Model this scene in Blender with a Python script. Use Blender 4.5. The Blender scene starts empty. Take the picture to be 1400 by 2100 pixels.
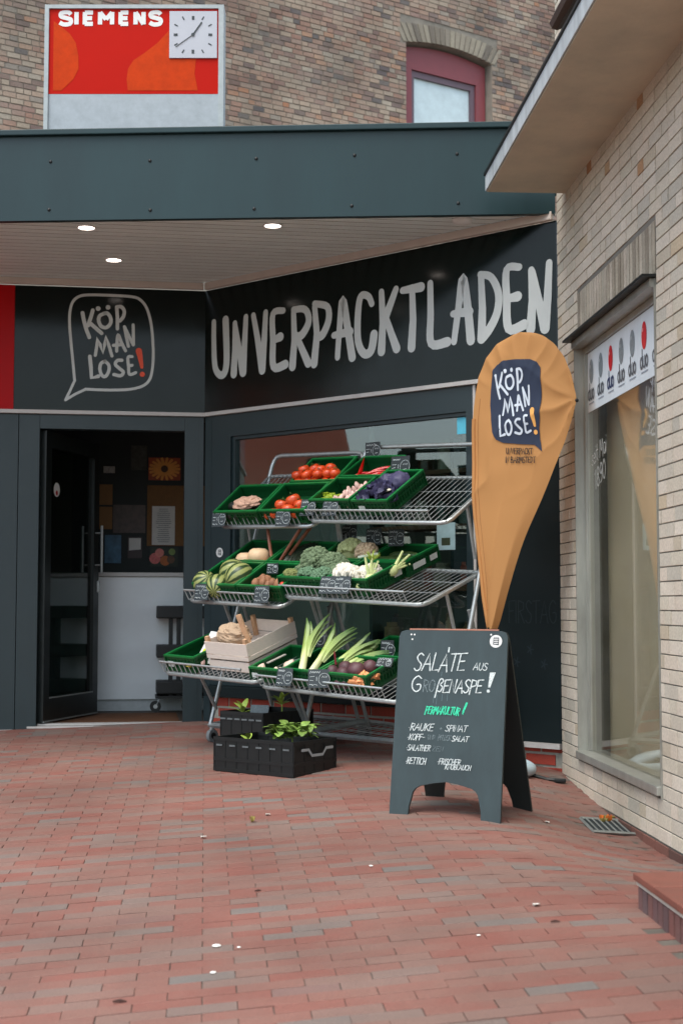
import bpy, bmesh, math, random
from mathutils import Vector, Matrix, noise
random.seed(7)
sc = bpy.context.scene
V = Vector
# ------------------------------------------------------------------ camera, sky, sun, exposure
cam_d = bpy.data.cameras.new('camera'); cam = bpy.data.objects.new('camera', cam_d)
sc.collection.objects.link(cam); sc.camera = cam
CZ = 1.1
cam.location = (0, 0, CZ)
PITCH = math.atan(190 / 2917)
cam.rotation_euler = (math.radians(90) + PITCH, 0, 0)
cam_d.sensor_fit = 'HORIZONTAL'; cam_d.sensor_width = 24; cam_d.lens = 50.0
cam_d.clip_start = .05; cam_d.clip_end = 2000
cam_d.dof.use_dof = True; cam_d.dof.focus_distance = 8.0; cam_d.dof.aperture_fstop = 4.0
w = bpy.data.worlds.new('World'); sc.world = w; w.use_nodes = True
SUN_EL, SUN_AZ = math.radians(66), math.radians(215)
nt = w.node_tree; bg = nt.nodes['Background']
sky = nt.nodes.new('ShaderNodeTexSky'); sky.sky_type = 'NISHITA'; sky.sun_disc = False
sky.sun_elevation = SUN_EL; sky.sun_rotation = SUN_AZ; sky.air_density = 1.0; sky.dust_density = 2.5; sky.ozone_density = 1.0
hs = nt.nodes.new('ShaderNodeHueSaturation'); hs.inputs['Saturation'].default_value = .62
tint = nt.nodes.new('ShaderNodeMix'); tint.data_type = 'RGBA'; tint.blend_type = 'MULTIPLY'; tint.inputs['Factor'].default_value = 1; tint.inputs['B'].default_value = (.97, 1, .975, 1)   # grey green overcast
nt.links.new(sky.outputs[0], hs.inputs['Color']); nt.links.new(hs.outputs[0], tint.inputs['A']); nt.links.new(tint.outputs['Result'], bg.inputs['Color'])
bg.inputs['Strength'].default_value = .15
sun_d = bpy.data.lights.new('sun', 'SUN'); sun_d.energy = .9; sun_d.angle = math.radians(45); sun_d.color = (1, .98, .9)
sun = bpy.data.objects.new('sun', sun_d); sc.collection.objects.link(sun)
sdir = V((math.sin(SUN_AZ) * math.cos(SUN_EL), math.cos(SUN_AZ) * math.cos(SUN_EL), math.sin(SUN_EL)))
sun.rotation_euler = sdir.to_track_quat('Z', 'Y').to_euler()
vs = sc.view_settings; vs.view_transform = 'Standard'; vs.look = 'None'; vs.gamma = 1; vs.exposure = 1.22
sc.cycles.use_denoising = True
sc.cycles.max_bounces = 8; sc.cycles.transparent_max_bounces = 12

# ------------------------------------------------------------------ helpers
COL = sc.collection
def lin(c):
    return tuple(((x / 255) / 12.92 if x <= 10 else ((x / 255 + .055) / 1.055) ** 2.4) for x in c)
MATS = {}
def mat(name, col, rough=.6, metal=0., var=.12, scale=18., bump=0., bscale=60., rnd=0., spec=.5, coat=0., emit=0., col2=None, stretch=None):
    """Principled surface: colour varied by noise (var), by piece (rnd), fine relief (bump)."""
    if name in MATS: return MATS[name]
    m = bpy.data.materials.new(name); m.use_nodes = True; n = m.node_tree; N = n.nodes.new; L = n.links.new
    b = n.nodes['Principled BSDF']; c = lin(col)
    b.inputs['Roughness'].default_value = rough; b.inputs['Metallic'].default_value = metal
    b.inputs['Specular IOR Level'].default_value = spec
    if coat: b.inputs['Coat Weight'].default_value = coat; b.inputs['Coat Roughness'].default_value = .08
    geo = N('ShaderNodeNewGeometry'); pos = geo.outputs['Position']
    if stretch:
        mp = N('ShaderNodeMapping'); mp.inputs['Scale'].default_value = stretch; L(pos, mp.inputs['Vector']); pos = mp.outputs[0]
    nz = N('ShaderNodeTexNoise'); nz.inputs['Scale'].default_value = scale; nz.inputs['Detail'].default_value = 6; nz.inputs['Roughness'].default_value = .65
    L(pos, nz.inputs['Vector'])
    mr = N('ShaderNodeMapRange'); mr.inputs['From Min'].default_value = .28; mr.inputs['From Max'].default_value = .72
    mr.inputs['To Min'].default_value = 1 - var; mr.inputs['To Max'].default_value = 1 + var
    L(nz.outputs['Fac'], mr.inputs['Value'])
    mx = N('ShaderNodeMix'); mx.data_type = 'RGBA'; mx.blend_type = 'MULTIPLY'; mx.inputs['Factor'].default_value = 1
    if col2:
        m2 = N('ShaderNodeMix'); m2.data_type = 'RGBA'; L(nz.outputs['Fac'], m2.inputs['Factor'])
        m2.inputs['A'].default_value = (*c, 1); m2.inputs['B'].default_value = (*lin(col2), 1); L(m2.outputs['Result'], mx.inputs['A'])
    else: mx.inputs['A'].default_value = (*c, 1)
    L(mr.outputs[0], mx.inputs['B']); out = mx.outputs['Result']
    if rnd:
        oi = N('ShaderNodeObjectInfo'); ad = N('ShaderNodeMath'); ad.operation = 'ADD'; fr = N('ShaderNodeMath'); fr.operation = 'FRACT'
        L(oi.outputs['Random'], ad.inputs[0]); L(geo.outputs['Random Per Island'], ad.inputs[1]); L(ad.outputs[0], fr.inputs[0])
        m3 = N('ShaderNodeMapRange'); m3.inputs['To Min'].default_value = 1 - rnd; m3.inputs['To Max'].default_value = 1 + rnd; L(fr.outputs[0], m3.inputs['Value'])
        mz = N('ShaderNodeMix'); mz.data_type = 'RGBA'; mz.blend_type = 'MULTIPLY'; mz.inputs['Factor'].default_value = 1
        L(out, mz.inputs['A']); L(m3.outputs[0], mz.inputs['B']); out = mz.outputs['Result']
    L(out, b.inputs['Base Color'])
    rr = N('ShaderNodeMapRange'); rr.inputs['To Min'].default_value = max(.02, rough - .12); rr.inputs['To Max'].default_value = min(1, rough + .12)
    L(nz.outputs['Fac'], rr.inputs['Value']); L(rr.outputs[0], b.inputs['Roughness'])
    if bump:
        n2 = N('ShaderNodeTexNoise'); n2.inputs['Scale'].default_value = bscale; n2.inputs['Detail'].default_value = 4; L(pos, n2.inputs['Vector'])
        bp = N('ShaderNodeBump'); bp.inputs['Strength'].default_value = bump; bp.inputs['Distance'].default_value = .01
        L(n2.outputs['Fac'], bp.inputs['Height']); L(bp.outputs[0], b.inputs['Normal'])
    if emit: b.inputs['Emission Color'].default_value = (*c, 1); b.inputs['Emission Strength'].default_value = emit
    MATS[name] = m; return m
def masonry(name, stops, rough=.8, dirt=(90, 85, 78), dirt_amt=.35, bump=.5, bscale=140., nscale=7., spec=.35, stain=0.):
    """Fired clay: each piece takes a colour from stops by its own random number, plus grime and grain."""
    m = bpy.data.materials.new(name); m.use_nodes = True; n = m.node_tree; N = n.nodes.new; L = n.links.new
    b = n.nodes['Principled BSDF']; b.inputs['Roughness'].default_value = rough; b.inputs['Specular IOR Level'].default_value = spec
    geo = N('ShaderNodeNewGeometry'); oi = N('ShaderNodeObjectInfo')
    ad = N('ShaderNodeMath'); ad.operation = 'ADD'; fr = N('ShaderNodeMath'); fr.operation = 'FRACT'
    L(oi.outputs['Random'], ad.inputs[0]); L(geo.outputs['Random Per Island'], ad.inputs[1]); L(ad.outputs[0], fr.inputs[0])
    cr = N('ShaderNodeValToRGB'); cr.color_ramp.interpolation = 'LINEAR'; e = cr.color_ramp.elements
    for i, (p, c) in enumerate(stops):
        el = e[i] if i < 2 else e.new(p)
        el.position = p; el.color = (*lin(c), 1)
    L(fr.outputs[0], cr.inputs['Fac'])
    nz = N('ShaderNodeTexNoise'); nz.inputs['Scale'].default_value = nscale; nz.inputs['Detail'].default_value = 8; nz.inputs['Roughness'].default_value = .7
    L(geo.outputs['Position'], nz.inputs['Vector'])
    mr = N('ShaderNodeMapRange'); mr.inputs['From Min'].default_value = .42; mr.inputs['From Max'].default_value = .75; mr.inputs['To Max'].default_value = dirt_amt
    L(nz.outputs['Fac'], mr.inputs['Value'])
    mx = N('ShaderNodeMix'); mx.data_type = 'RGBA'; L(mr.outputs[0], mx.inputs['Factor']); L(cr.outputs[0], mx.inputs['A']); mx.inputs['B'].default_value = (*lin(dirt), 1)
    n3 = N('ShaderNodeTexNoise'); n3.inputs['Scale'].default_value = bscale; n3.inputs['Detail'].default_value = 5; L(geo.outputs['Position'], n3.inputs['Vector'])
    m4 = N('ShaderNodeMapRange'); m4.inputs['From Min'].default_value = .3; m4.inputs['From Max'].default_value = .7; m4.inputs['To Min'].default_value = .86; m4.inputs['To Max'].default_value = 1.12
    L(n3.outputs['Fac'], m4.inputs['Value'])
    mz = N('ShaderNodeMix'); mz.data_type = 'RGBA'; mz.blend_type = 'MULTIPLY'; mz.inputs['Factor'].default_value = 1
    L(mx.outputs['Result'], mz.inputs['A']); L(m4.outputs[0], mz.inputs['B']); L(mz.outputs['Result'], b.inputs['Base Color'])
    if stain:
        n5 = N('ShaderNodeTexNoise'); n5.inputs['Scale'].default_value = .9; n5.inputs['Detail'].default_value = 7; n5.inputs['Roughness'].default_value = .6; L(geo.outputs['Position'], n5.inputs['Vector'])
        m6 = N('ShaderNodeMapRange'); m6.inputs['From Min'].default_value = .35; m6.inputs['From Max'].default_value = .65; m6.inputs['To Min'].default_value = 1 - stain; m6.inputs['To Max'].default_value = 1 + stain * .4; L(n5.outputs['Fac'], m6.inputs['Value'])
        m7 = N('ShaderNodeMix'); m7.data_type = 'RGBA'; m7.blend_type = 'MULTIPLY'; m7.inputs['Factor'].default_value = 1; L(mz.outputs['Result'], m7.inputs['A']); L(m6.outputs[0], m7.inputs['B']); L(m7.outputs['Result'], b.inputs['Base Color'])
    bp = N('ShaderNodeBump'); bp.inputs['Strength'].default_value = bump; bp.inputs['Distance'].default_value = .006
    L(n3.outputs['Fac'], bp.inputs['Height']); L(bp.outputs[0], b.inputs['Normal'])
    MATS[name] = m; return m
def glass(name, tint=(235, 242, 240), refl=1.5, dirt=.0):
    m = bpy.data.materials.new(name); m.use_nodes = True; n = m.node_tree; N = n.nodes.new; L = n.links.new
    n.nodes.remove(n.nodes['Principled BSDF']); out = n.nodes['Material Output']
    tr = N('ShaderNodeBsdfTransparent'); tr.inputs[0].default_value = (*lin(tint), 1)
    gl = N('ShaderNodeBsdfGlossy'); gl.inputs['Roughness'].default_value = .015
    fz = N('ShaderNodeFresnel'); ge = N('ShaderNodeNewGeometry'); mi = N('ShaderNodeMapRange')
    mi.inputs['To Min'].default_value = refl; mi.inputs['To Max'].default_value = 1 / refl; L(ge.outputs['Backfacing'], mi.inputs['Value']); L(mi.outputs[0], fz.inputs[0])
    mx = N('ShaderNodeMixShader'); L(fz.outputs[0], mx.inputs[0]); L(tr.outputs[0], mx.inputs[1]); L(gl.outputs[0], mx.inputs[2])
    res = mx.outputs[0]
    if dirt:
        df = N('ShaderNodeBsdfDiffuse'); df.inputs[0].default_value = (.6, .6, .57, 1)
        geo = N('ShaderNodeNewGeometry'); nz = N('ShaderNodeTexNoise'); nz.inputs['Scale'].default_value = 3; nz.inputs['Detail'].default_value = 6
        L(geo.outputs['Position'], nz.inputs['Vector']); mr = N('ShaderNodeMapRange'); mr.inputs['From Min'].default_value = .4; mr.inputs['From Max'].default_value = .8; mr.inputs['To Max'].default_value = dirt
        L(nz.outputs['Fac'], mr.inputs['Value']); m2 = N('ShaderNodeMixShader'); L(mr.outputs[0], m2.inputs[0]); L(res, m2.inputs[1]); L(df.outputs[0], m2.inputs[2]); res = m2.outputs[0]
    L(res, out.inputs['Surface']); MATS[name] = m; return m

class MB:
    """Collects geometry; build() links it as one mesh object."""
    def __init__(s): s.v = []; s.f = []
    def add(s, vs_, fs): o = len(s.v); s.v += [V(p) for p in vs_]; s.f += [tuple(i + o for i in f) for f in fs]; return s
    def box(s, c, d, M=None, bev=0.):
        x, y, z = d[0] / 2, d[1] / 2, d[2] / 2
        if bev <= 0:
            P = [V((i * x, j * y, k * z)) for i in (-1, 1) for j in (-1, 1) for k in (-1, 1)]
            F = [(0, 1, 3, 2), (4, 6, 7, 5), (0, 4, 5, 1), (2, 3, 7, 6), (0, 2, 6, 4), (1, 5, 7, 3)]
        else:
            bm = bmesh.new(); bmesh.ops.create_cube(bm, size=1)
            for q in bm.verts: q.co = V((q.co.x * 2 * x, q.co.y * 2 * y, q.co.z * 2 * z))
            bmesh.ops.bevel(bm, geom=bm.edges[:], offset=min(bev, x * .9, y * .9, z * .9), segments=2, affect='EDGES', profile=.6)
            bm.verts.index_update(); P = [q.co.copy() for q in bm.verts]; F = [[q.index for q in f.verts] for f in bm.faces]; bm.free()
        c = V(c)
        return s.add([(M @ p if M else p) + c for p in P], F)
    def span(s, a, b, bev=0.):
        a, b = V(a), V(b); return s.box((a + b) / 2, [abs(q) for q in (b - a)], None, bev)
    def tube(s, path, r, n=8, cap=True, closed=False):
        path = [V(p) for p in path]; k = len(path); rs = r if isinstance(r, (list, tuple)) else [r] * k; rings = []; up = None
        for i, p in enumerate(path):
            a = path[(i - 1) % k] if (i > 0 or closed) else p; b = path[(i + 1) % k] if (i < k - 1 or closed) else p
            t = (b - a).normalized() if (b - a).length > 1e-9 else V((0, 0, 1))
            if up is None: up = V((0, 0, 1)) if abs(t.z) < .9 else V((1, 0, 0))
            x = up.cross(t); x = x.normalized() if x.length > 1e-6 else t.orthogonal().normalized(); y = t.cross(x); up = y
            rings.append([p + (x * math.cos(q) + y * math.sin(q)) * rs[i] for q in [2 * math.pi * j / n for j in range(n)]])
        vs_ = [p for R in rings for p in R]; F = []
        for i in range(k if closed else k - 1):
            for j in range(n):
                a, b = i * n + j, i * n + (j + 1) % n; c, d = ((i + 1) % k) * n + (j + 1) % n, ((i + 1) % k) * n + j
                F.append((a, b, c, d))
        if cap and not closed: F += [tuple(range(n))[::-1], tuple((k - 1) * n + j for j in range(n))]
        return s.add(vs_, F)
    def ball(s, c, r, M=None, nu=10, nv=7, warp=None):
        r = r if isinstance(r, (tuple, list)) else (r, r, r); P = [V((0, 0, 1))]
        for i in range(1, nv):
            a = math.pi * i / nv
            for j in range(nu): b = 2 * math.pi * j / nu; P.append(V((math.sin(a) * math.cos(b), math.sin(a) * math.sin(b), math.cos(a))))
        P.append(V((0, 0, -1))); F = [(0, 1 + j, 1 + (j + 1) % nu) for j in range(nu)]
        for i in range(nv - 2):
            for j in range(nu): a = 1 + i * nu; F.append((a + j, a + nu + j, a + nu + (j + 1) % nu, a + (j + 1) % nu))
        e = len(P) - 1; a = 1 + (nv - 2) * nu; F += [(e, a + (j + 1) % nu, a + j) for j in range(nu)]
        Q = []
        for p in P:
            q = V((p.x * r[0], p.y * r[1], p.z * r[2]))
            if warp: q = warp(p, q)
            Q.append((M @ q if M else q) + V(c))
        return s.add(Q, F)
    def prism(s, poly, y0, y1, mapf):
        n = len(poly); vs_ = [mapf(x, z, y0) for x, z in poly] + [mapf(x, z, y1) for x, z in poly]
        F = [tuple(range(n)), tuple(range(2 * n - 1, n - 1, -1))] + [(i, (i + 1) % n, n + (i + 1) % n, n + i) for i in range(n)]
        return s.add(vs_, F)
    def poly(s, poly, mapf, off): return s.add([mapf(x, z, off) for x, z in poly], [tuple(range(len(poly)))])
    def stroke(s, pts, wd, mapf, off=0., smooth=True, closed=False, caps=True, taper=None):
        p = [V((a, b)) for a, b in pts]
        if smooth and len(p) > 2:
            q = []; k = len(p)
            for i in range(k if closed else k - 1):
                g = lambda j: p[j % k] if closed else p[max(0, min(k - 1, j))]
                a, b, c, d = g(i - 1), g(i), g(i + 1), g(i + 2)
                for j in range(5):
                    t = j / 5; q.append(.5 * ((2 * b) + (c - a) * t + (2 * a - 5 * b + 4 * c - d) * t * t + (3 * b - a - 3 * c + d) * t ** 3))
            if not closed: q.append(p[-1])
            p = q
        elif len(p) == 2: p = [p[0].lerp(p[1], t / 4) for t in range(5)]
        k = len(p); Lf, Rt = [], []
        for i in range(k):
            a = p[(i - 1) % k] if (i or closed) else p[0]; b = p[(i + 1) % k] if (i < k - 1 or closed) else p[-1]
            t = (b - a).normalized() if (b - a).length > 1e-9 else V((1, 0)); n = V((-t.y, t.x)); h = wd / 2 * (taper(i / max(1, k - 1)) if taper else 1)
            Lf.append(p[i] + n * h); Rt.append(p[i] - n * h)
        F = []; m = k if closed else k - 1
        for i in range(m): j = (i + 1) % k; F.append((2 * i, 2 * i + 1, 2 * j + 1, 2 * j))
        s.add([mapf(q.x, q.y, off) for i in range(k) for q in (Lf[i], Rt[i])], F)
        if caps and not closed:
            for e, d in ((0, -1), (k - 1, 1)):
                h = (Lf[e] - Rt[e]) / 2; t = V((h.y, -h.x)) * d; c = p[e]
                fan = [c + h * math.cos(a) + t * math.sin(a) for a in [math.pi * i / 6 for i in range(7)]]
                s.add([mapf(q.x, q.y, off) for q in fan], [tuple(range(7))])
        return s
    def dot(s, x, y, r, mapf, off=0., n=12): return s.poly([(x + r * math.cos(2 * math.pi * i / n), y + r * math.sin(2 * math.pi * i / n)) for i in range(n)], mapf, off)
    def mesh(s, name, m, smooth=False):
        me = bpy.data.meshes.new(name); me.from_pydata([tuple(p) for p in s.v], [], s.f)
        bm = bmesh.new(); bm.from_mesh(me); bmesh.ops.recalc_face_normals(bm, faces=bm.faces[:]); bm.to_mesh(me); bm.free()
        if smooth:
            me.shade_smooth()
            me.set_sharp_from_angle(angle=math.radians(40))
        if m: me.materials.append(m)
        return me
    def build(s, name, m, parent=None, smooth=False, at=None):
        """Vertices are in world space; at = where a top-level mesh keeps its origin."""
        o0 = ORG.get(parent.name) if parent else (V(at) if at is not None else V((0, 0, 0)))
        s.v = [p - o0 for p in s.v]
        o = bpy.data.objects.new(name, s.mesh(name, m, smooth)); COL.objects.link(o)
        if parent: o.parent = parent
        else: o.location = o0
        ORG[o.name] = o0
        return o
ORG = {}
def tag(o, label=None, cat=None, group=None, kind=None):
    for k, v in (('label', label), ('category', cat), ('group', group), ('kind', kind)):
        if v: o[k] = v
    return o
def thing(name, loc, label, cat, group=None, kind=None):
    o = bpy.data.objects.new(name, None); COL.objects.link(o); o.location = loc; o.empty_display_size = .1; ORG[o.name] = V(loc)
    return tag(o, label, cat, group, kind)
def inst(name, me, M, parent=None):
    """An object that shares mesh data; M is its world matrix (parents only translate)."""
    o = bpy.data.objects.new(name, me); COL.objects.link(o)
    if parent: o.parent = parent; M = Matrix.Translation(-ORG[parent.name]) @ M
    o.matrix_basis = M; ORG[o.name] = V((0, 0, 0)); return o
def basis(o, x, y, z):
    return Matrix(((x[0], y[0], z[0], o[0]), (x[1], y[1], z[1], o[1]), (x[2], y[2], z[2], o[2]), (0, 0, 0, 1)))
def project(p):
    q = V(p) - V((0, 0, CZ)); c, s_ = math.cos(PITCH), math.sin(PITCH)
    y = q.y * c + q.z * s_; z = -q.y * s_ + q.z * c
    if y < .1: return None
    return 700 + 2917 * q.x / y, 1050 - 2917 * z / y, y
def seen(p, m=0):
    q = project(p); return q is not None and -m < q[0] < 1400 + m and -m < q[1] < 2100 + m

# ------------------------------------------------------------------ the place: planes of the three fronts
Z = V((0, 0, 1))
C0 = V((-1.038, 10.781, 0))                       # inner corner of the shop front
U2 = V((.764, -.645, 0)).normalized(); N2 = V((-.645, -.764, 0)).normalized()      # window front, outward normal
D1 = V((.989, .146, 0)).normalized(); N1 = V((.146, -.989, 0)).normalized()        # door front
D3 = V((-.063, .998, 0)).normalized(); N3 = V((-.998, -.063, 0)).normalized(); O3 = V((1.896, .12, 0))   # pale brick wall, outward normal
def P2(u, z, o=0.): return C0 + U2 * u + N2 * o + Z * z
def P1(t, z, o=0.): return C0 + D1 * t + N1 * o + Z * z
def P3(s, z, o=0.): return O3 + D3 * s + N3 * o + Z * z
def gz(X, Y):
    X = max(-3.2, min(1.6, X)); Y = max(1.5, min(11.2, Y)); s = 3.6 if Y > 6.9 else 1.6
    return -.2286 + .1035 * X + .0444 * Y - .0073 * X * Y - .2 * math.exp(-((1.55 - min(X, 1.55)) / .62) ** 2) * math.exp(-((Y - 6.9) / s) ** 2)
def bx(mb, pf, a0, a1, z0, z1, o0, o1, bev=0.):
    """A box on a front: along, height, outward range."""
    ax = (pf(1, 0) - pf(0, 0)); nn = (pf(0, 0, 1) - pf(0, 0, 0))
    if bev:
        Mx = Matrix((ax, nn, Z)).transposed()
        return mb.box(pf((a0 + a1) / 2, (z0 + z1) / 2, (o0 + o1) / 2), (abs(a1 - a0), abs(o1 - o0), abs(z1 - z0)), Mx, bev)
    P = [pf(a, z, o) for a in (a0, a1) for o in (o0, o1) for z in (z0, z1)]
    return mb.add(P, [(0, 1, 3, 2), (4, 6, 7, 5), (0, 4, 5, 1), (2, 3, 7, 6), (0, 2, 6, 4), (1, 5, 7, 3)])
def mapper(pf): return lambda x, z, o: pf(x, z, o)

# ------------------------------------------------------------------ materials
anthracite = mat('anthracite_aluminium', (29, 45, 49), .42, .0, .08, 6)
panel_dark = mat('dark_sign_sheet', (10, 20, 18), .14, 0, .05, 3, spec=.22)
board_black = mat('dark_wall_panel', (17, 29, 31), .5, 0, .1, 4, spec=.25)
fascia_m = mat('fascia_paint', (25, 51, 55), .42, 0, .2, 2.2, spec=.4, stretch=(1, 1, .25), bump=.12, bscale=3)
white_trim = mat('white_trim', (188, 184, 180), .5, 0, .08, 12)
beige_trim = mat('beige_trim', (200, 188, 178), .5, 0, .06, 8)
soffit_m = mat('soffit_board', (230, 240, 238), .5, 0, .05, 5, rnd=.04)
red_panel = mat('red_panel', (172, 6, 12), .4, 0, .05, 4, spec=.12)
letter_m = mat('letter_film', (192, 196, 194), .45, 0, .05, 9)
orange_film = mat('orange_film', (225, 70, 20), .45, 0, .05, 9)
steel = mat('zinc_steel', (172, 177, 177), .36, .65, .14, 40)
steel_dull = mat('dull_zinc', (160, 166, 166), .42, .5, .18, 30)
black_pl = mat('black_plastic', (13, 17, 17), .5, 0, .15, 30)
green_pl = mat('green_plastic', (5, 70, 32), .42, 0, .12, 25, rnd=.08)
slate = mat('slate_tag', (50, 58, 62), .6, 0, .1, 60)
slate_dk = mat('slate_board', (38, 53, 57), .6, 0, .22, 7, bump=.03, bscale=200, col2=(50, 66, 69), stretch=(1, 1, .35))
chalk = mat('chalk', (205, 214, 214), .9, 0, .35, 160)
chalk_faint = mat('faint_chalk', (116, 130, 134), .9, 0, .35, 160)
chalk_green = mat('green_chalk', (60, 205, 160), .9, 0, .25, 160)
for m_, lo in ((chalk, .24), (chalk_faint, .28), (chalk_green, .24)):      # dry chalk skips over the board's grain
    n_ = m_.node_tree; t_ = n_.nodes.new('ShaderNodeBsdfTransparent'); x_ = n_.nodes.new('ShaderNodeMixShader'); g_ = n_.nodes.new('ShaderNodeNewGeometry'); z_ = n_.nodes.new('ShaderNodeTexNoise'); r_ = n_.nodes.new('ShaderNodeMapRange')
    z_.inputs['Scale'].default_value = 170; z_.inputs['Detail'].default_value = 5; r_.inputs['From Min'].default_value = lo; r_.inputs['From Max'].default_value = lo + .2
    n_.links.new(g_.outputs['Position'], z_.inputs['Vector']); n_.links.new(z_.outputs['Fac'], r_.inputs['Value']); n_.links.new(r_.outputs[0], x_.inputs[0]); n_.links.new(t_.outputs[0], x_.inputs[1]); n_.links.new(n_.nodes['Principled BSDF'].outputs[0], x_.inputs[2]); n_.links.new(x_.outputs[0], n_.nodes['Material Output'].inputs[0])
white_pt = mat('white_paint', (225, 225, 222), .5, 0, .05, 12)
wood_pale = mat('pale_ply', (222, 208, 196), .7, 0, .08, 30, stretch=(1, 1, 6))
wood_tan = mat('tan_wood', (200, 158, 122), .7, 0, .15, 30)
glass_m = glass('window_glass', (228, 240, 238), 1.9)
glass_door = glass('door_glass', (150, 165, 160), 1.6)
glass_old = glass('dusty_glass', (244, 244, 240), 1.95, .04)
pale_br = masonry('pale_brick', [(0, (206, 198, 180)), (.35, (214, 201, 184)), (.6, (218, 208, 192)), (.82, (204, 195, 179)), (.93, (190, 185, 172)), (1, (200, 182, 154))], .75, (172, 156, 132), .30, .25, 90, 3., stain=.12)
old_br = masonry('old_brick', [(0, (112, 96, 90)), (.12, (158, 124, 108)), (.35, (164, 140, 122)), (.6, (168, 152, 134)), (.78, (150, 122, 110)), (.86, (96, 90, 90)), (.95, (178, 164, 146)), (1, (172, 120, 90))], .9, (146, 138, 126), .6, .7, 60, 1.4, stain=.3)
paver_m = masonry('clinker_paver', [(0, (130, 81, 71)), (.3, (129, 85, 75)), (.55, (129, 92, 82)), (.78, (125, 98, 89)), (.92, (119, 103, 96)), (.98, (110, 105, 101)), (1, (130, 82, 72))], .72, (124, 101, 91), .7, .35, 170, 2.0, spec=.4, stain=.22)
red_br = masonry('red_base_brick', [(0, (150, 56, 44)), (.5, (170, 72, 56)), (1, (128, 50, 42))], .8, (110, 70, 60), .4, .4, 120)
plinth_br = masonry('brown_plinth_brick', [(0, (104, 70, 62)), (.5, (122, 82, 72)), (1, (92, 66, 60))], .8, (90, 78, 70), .4, .4, 120)
step_br = masonry('step_brick', [(0, (92, 76, 78)), (.5, (120, 80, 74)), (1, (84, 78, 84))], .8, (110, 100, 96), .5, .4, 120)
mortar_grey = mat('grey_mortar', (150, 150, 140), .95, 0, .15, 40, bump=.3, bscale=200)
mortar_pale = mat('pale_wall_mortar', (120, 117, 109), .95, 0, .15, 40, bump=.3, bscale=200)
mortar_old = mat('old_wall_mortar', (150, 143, 130), .95, 0, .35, 5, bump=.5, bscale=120, col2=(122, 114, 104))
sand = mat('joint_sand', (92, 86, 78), .95, 0, .35, 12, bump=.4, bscale=150)

# ------------------------------------------------------------------ pavement: ground sheet + clinker pavers
def axis(a, b, step, far): return [-far, -40, a - 3] + [a + i * step for i in range(int((b - a) / step) + 1)] + [b + 3, 40, far]
gx, gy = axis(-4.5, 2.5, .1, 600), axis(-1.5, 12.5, .1, 600)
mb = MB(); nx = len(gx)
def behind(x, y): p = V((x, y, 0)) - C0; return (p.dot(N2) < -.12 and p.dot(U2) > -.1) or (p.dot(N1) < -.12 and p.dot(D1) < .1)
mb.add([(x, y, gz(x, y) - (.18 if behind(x, y) else .005)) for y in gy for x in gx], [(j * nx + i, j * nx + i + 1, (j + 1) * nx + i + 1, (j + 1) * nx + i) for j in range(len(gy) - 1) for i in range(nx - 1)])
pave = mb.build('pavement', sand, smooth=True)
tag(pave, 'red and grey brick paving sloping down to a drain grate', 'pavement', kind='structure')
E1 = V((.9954, .0956, 0)); E2 = V((-.0956, .9954, 0)); PL, PW = .205, .0755
def frustum(L_, W_, H_, b):
    x, y = L_ / 2, W_ / 2; P = []
    for (dx, dz) in ((0, -H_), (0, -b), (b, 0)): P += [(-x + dx, -y + dx, dz), (x - dx, -y + dx, dz), (x - dx, y - dx, dz), (-x + dx, y - dx, dz)]
    F = [(8, 9, 10, 11)] + [(k * 4 + i, k * 4 + (i + 1) % 4, k * 4 + 4 + (i + 1) % 4, k * 4 + 4 + i) for k in (0, 1) for i in range(4)]
    return P, F
fp, ff = frustum(PL - .0018, PW - .0020, .03, .0012)
cand = []
for j in range(-40, 150):
    for i in range(-32, 14):
        c = E1 * ((i + (.5 if j % 2 else 0)) * PL + random.uniform(-.0008, .0008)) + E2 * (j * PW)
        if (c - C0).dot(N2) < -.06 and (c - C0).dot(U2) > -.2: continue
        if (c - C0).dot(N1) < -.02 and (c - C0).dot(U2) < .2: continue
        if (c - O3).dot(N3) < -.1 or c.y < -2 or c.x < -5: continue
        if 1.22 < c.x < 1.52 and 7.0 < c.y - (c.x - 1.22) * .42 < 7.33: continue
        if c.x > 1.08 and c.y < 5.0: continue
        z = gz(c.x, c.y); e = .05
        tx = V((E1.x, E1.y, (gz(*(c + E1 * e).xy) - gz(*(c - E1 * e).xy)) / (2 * e) + random.uniform(-.006, .006))).normalized()
        ty = V((E2.x, E2.y, (gz(*(c + E2 * e).xy) - gz(*(c - E2 * e).xy)) / (2 * e) + random.uniform(-.012, .012))).normalized()
        M = basis(V((c.x, c.y, z + random.uniform(-.0016, .0016))), tx, ty, tx.cross(ty))
        q = project(M.translation); inn = q and -60 < q[0] < 1460 and q[1] < 2115
        cand.append((q[2] if inn else 99, M))
cand.sort(key=lambda c: c[0])
me = MB().add(fp, ff).mesh('paver', paver_m)
for d, M in cand[:300]: inst('paver', me, M, pave)
mb = MB()
for d, M in cand[300:]: mb.add([M @ V(p) for p in fp], ff)
tag(mb.build('paving', paver_m, pave), kind='stuff')

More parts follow.
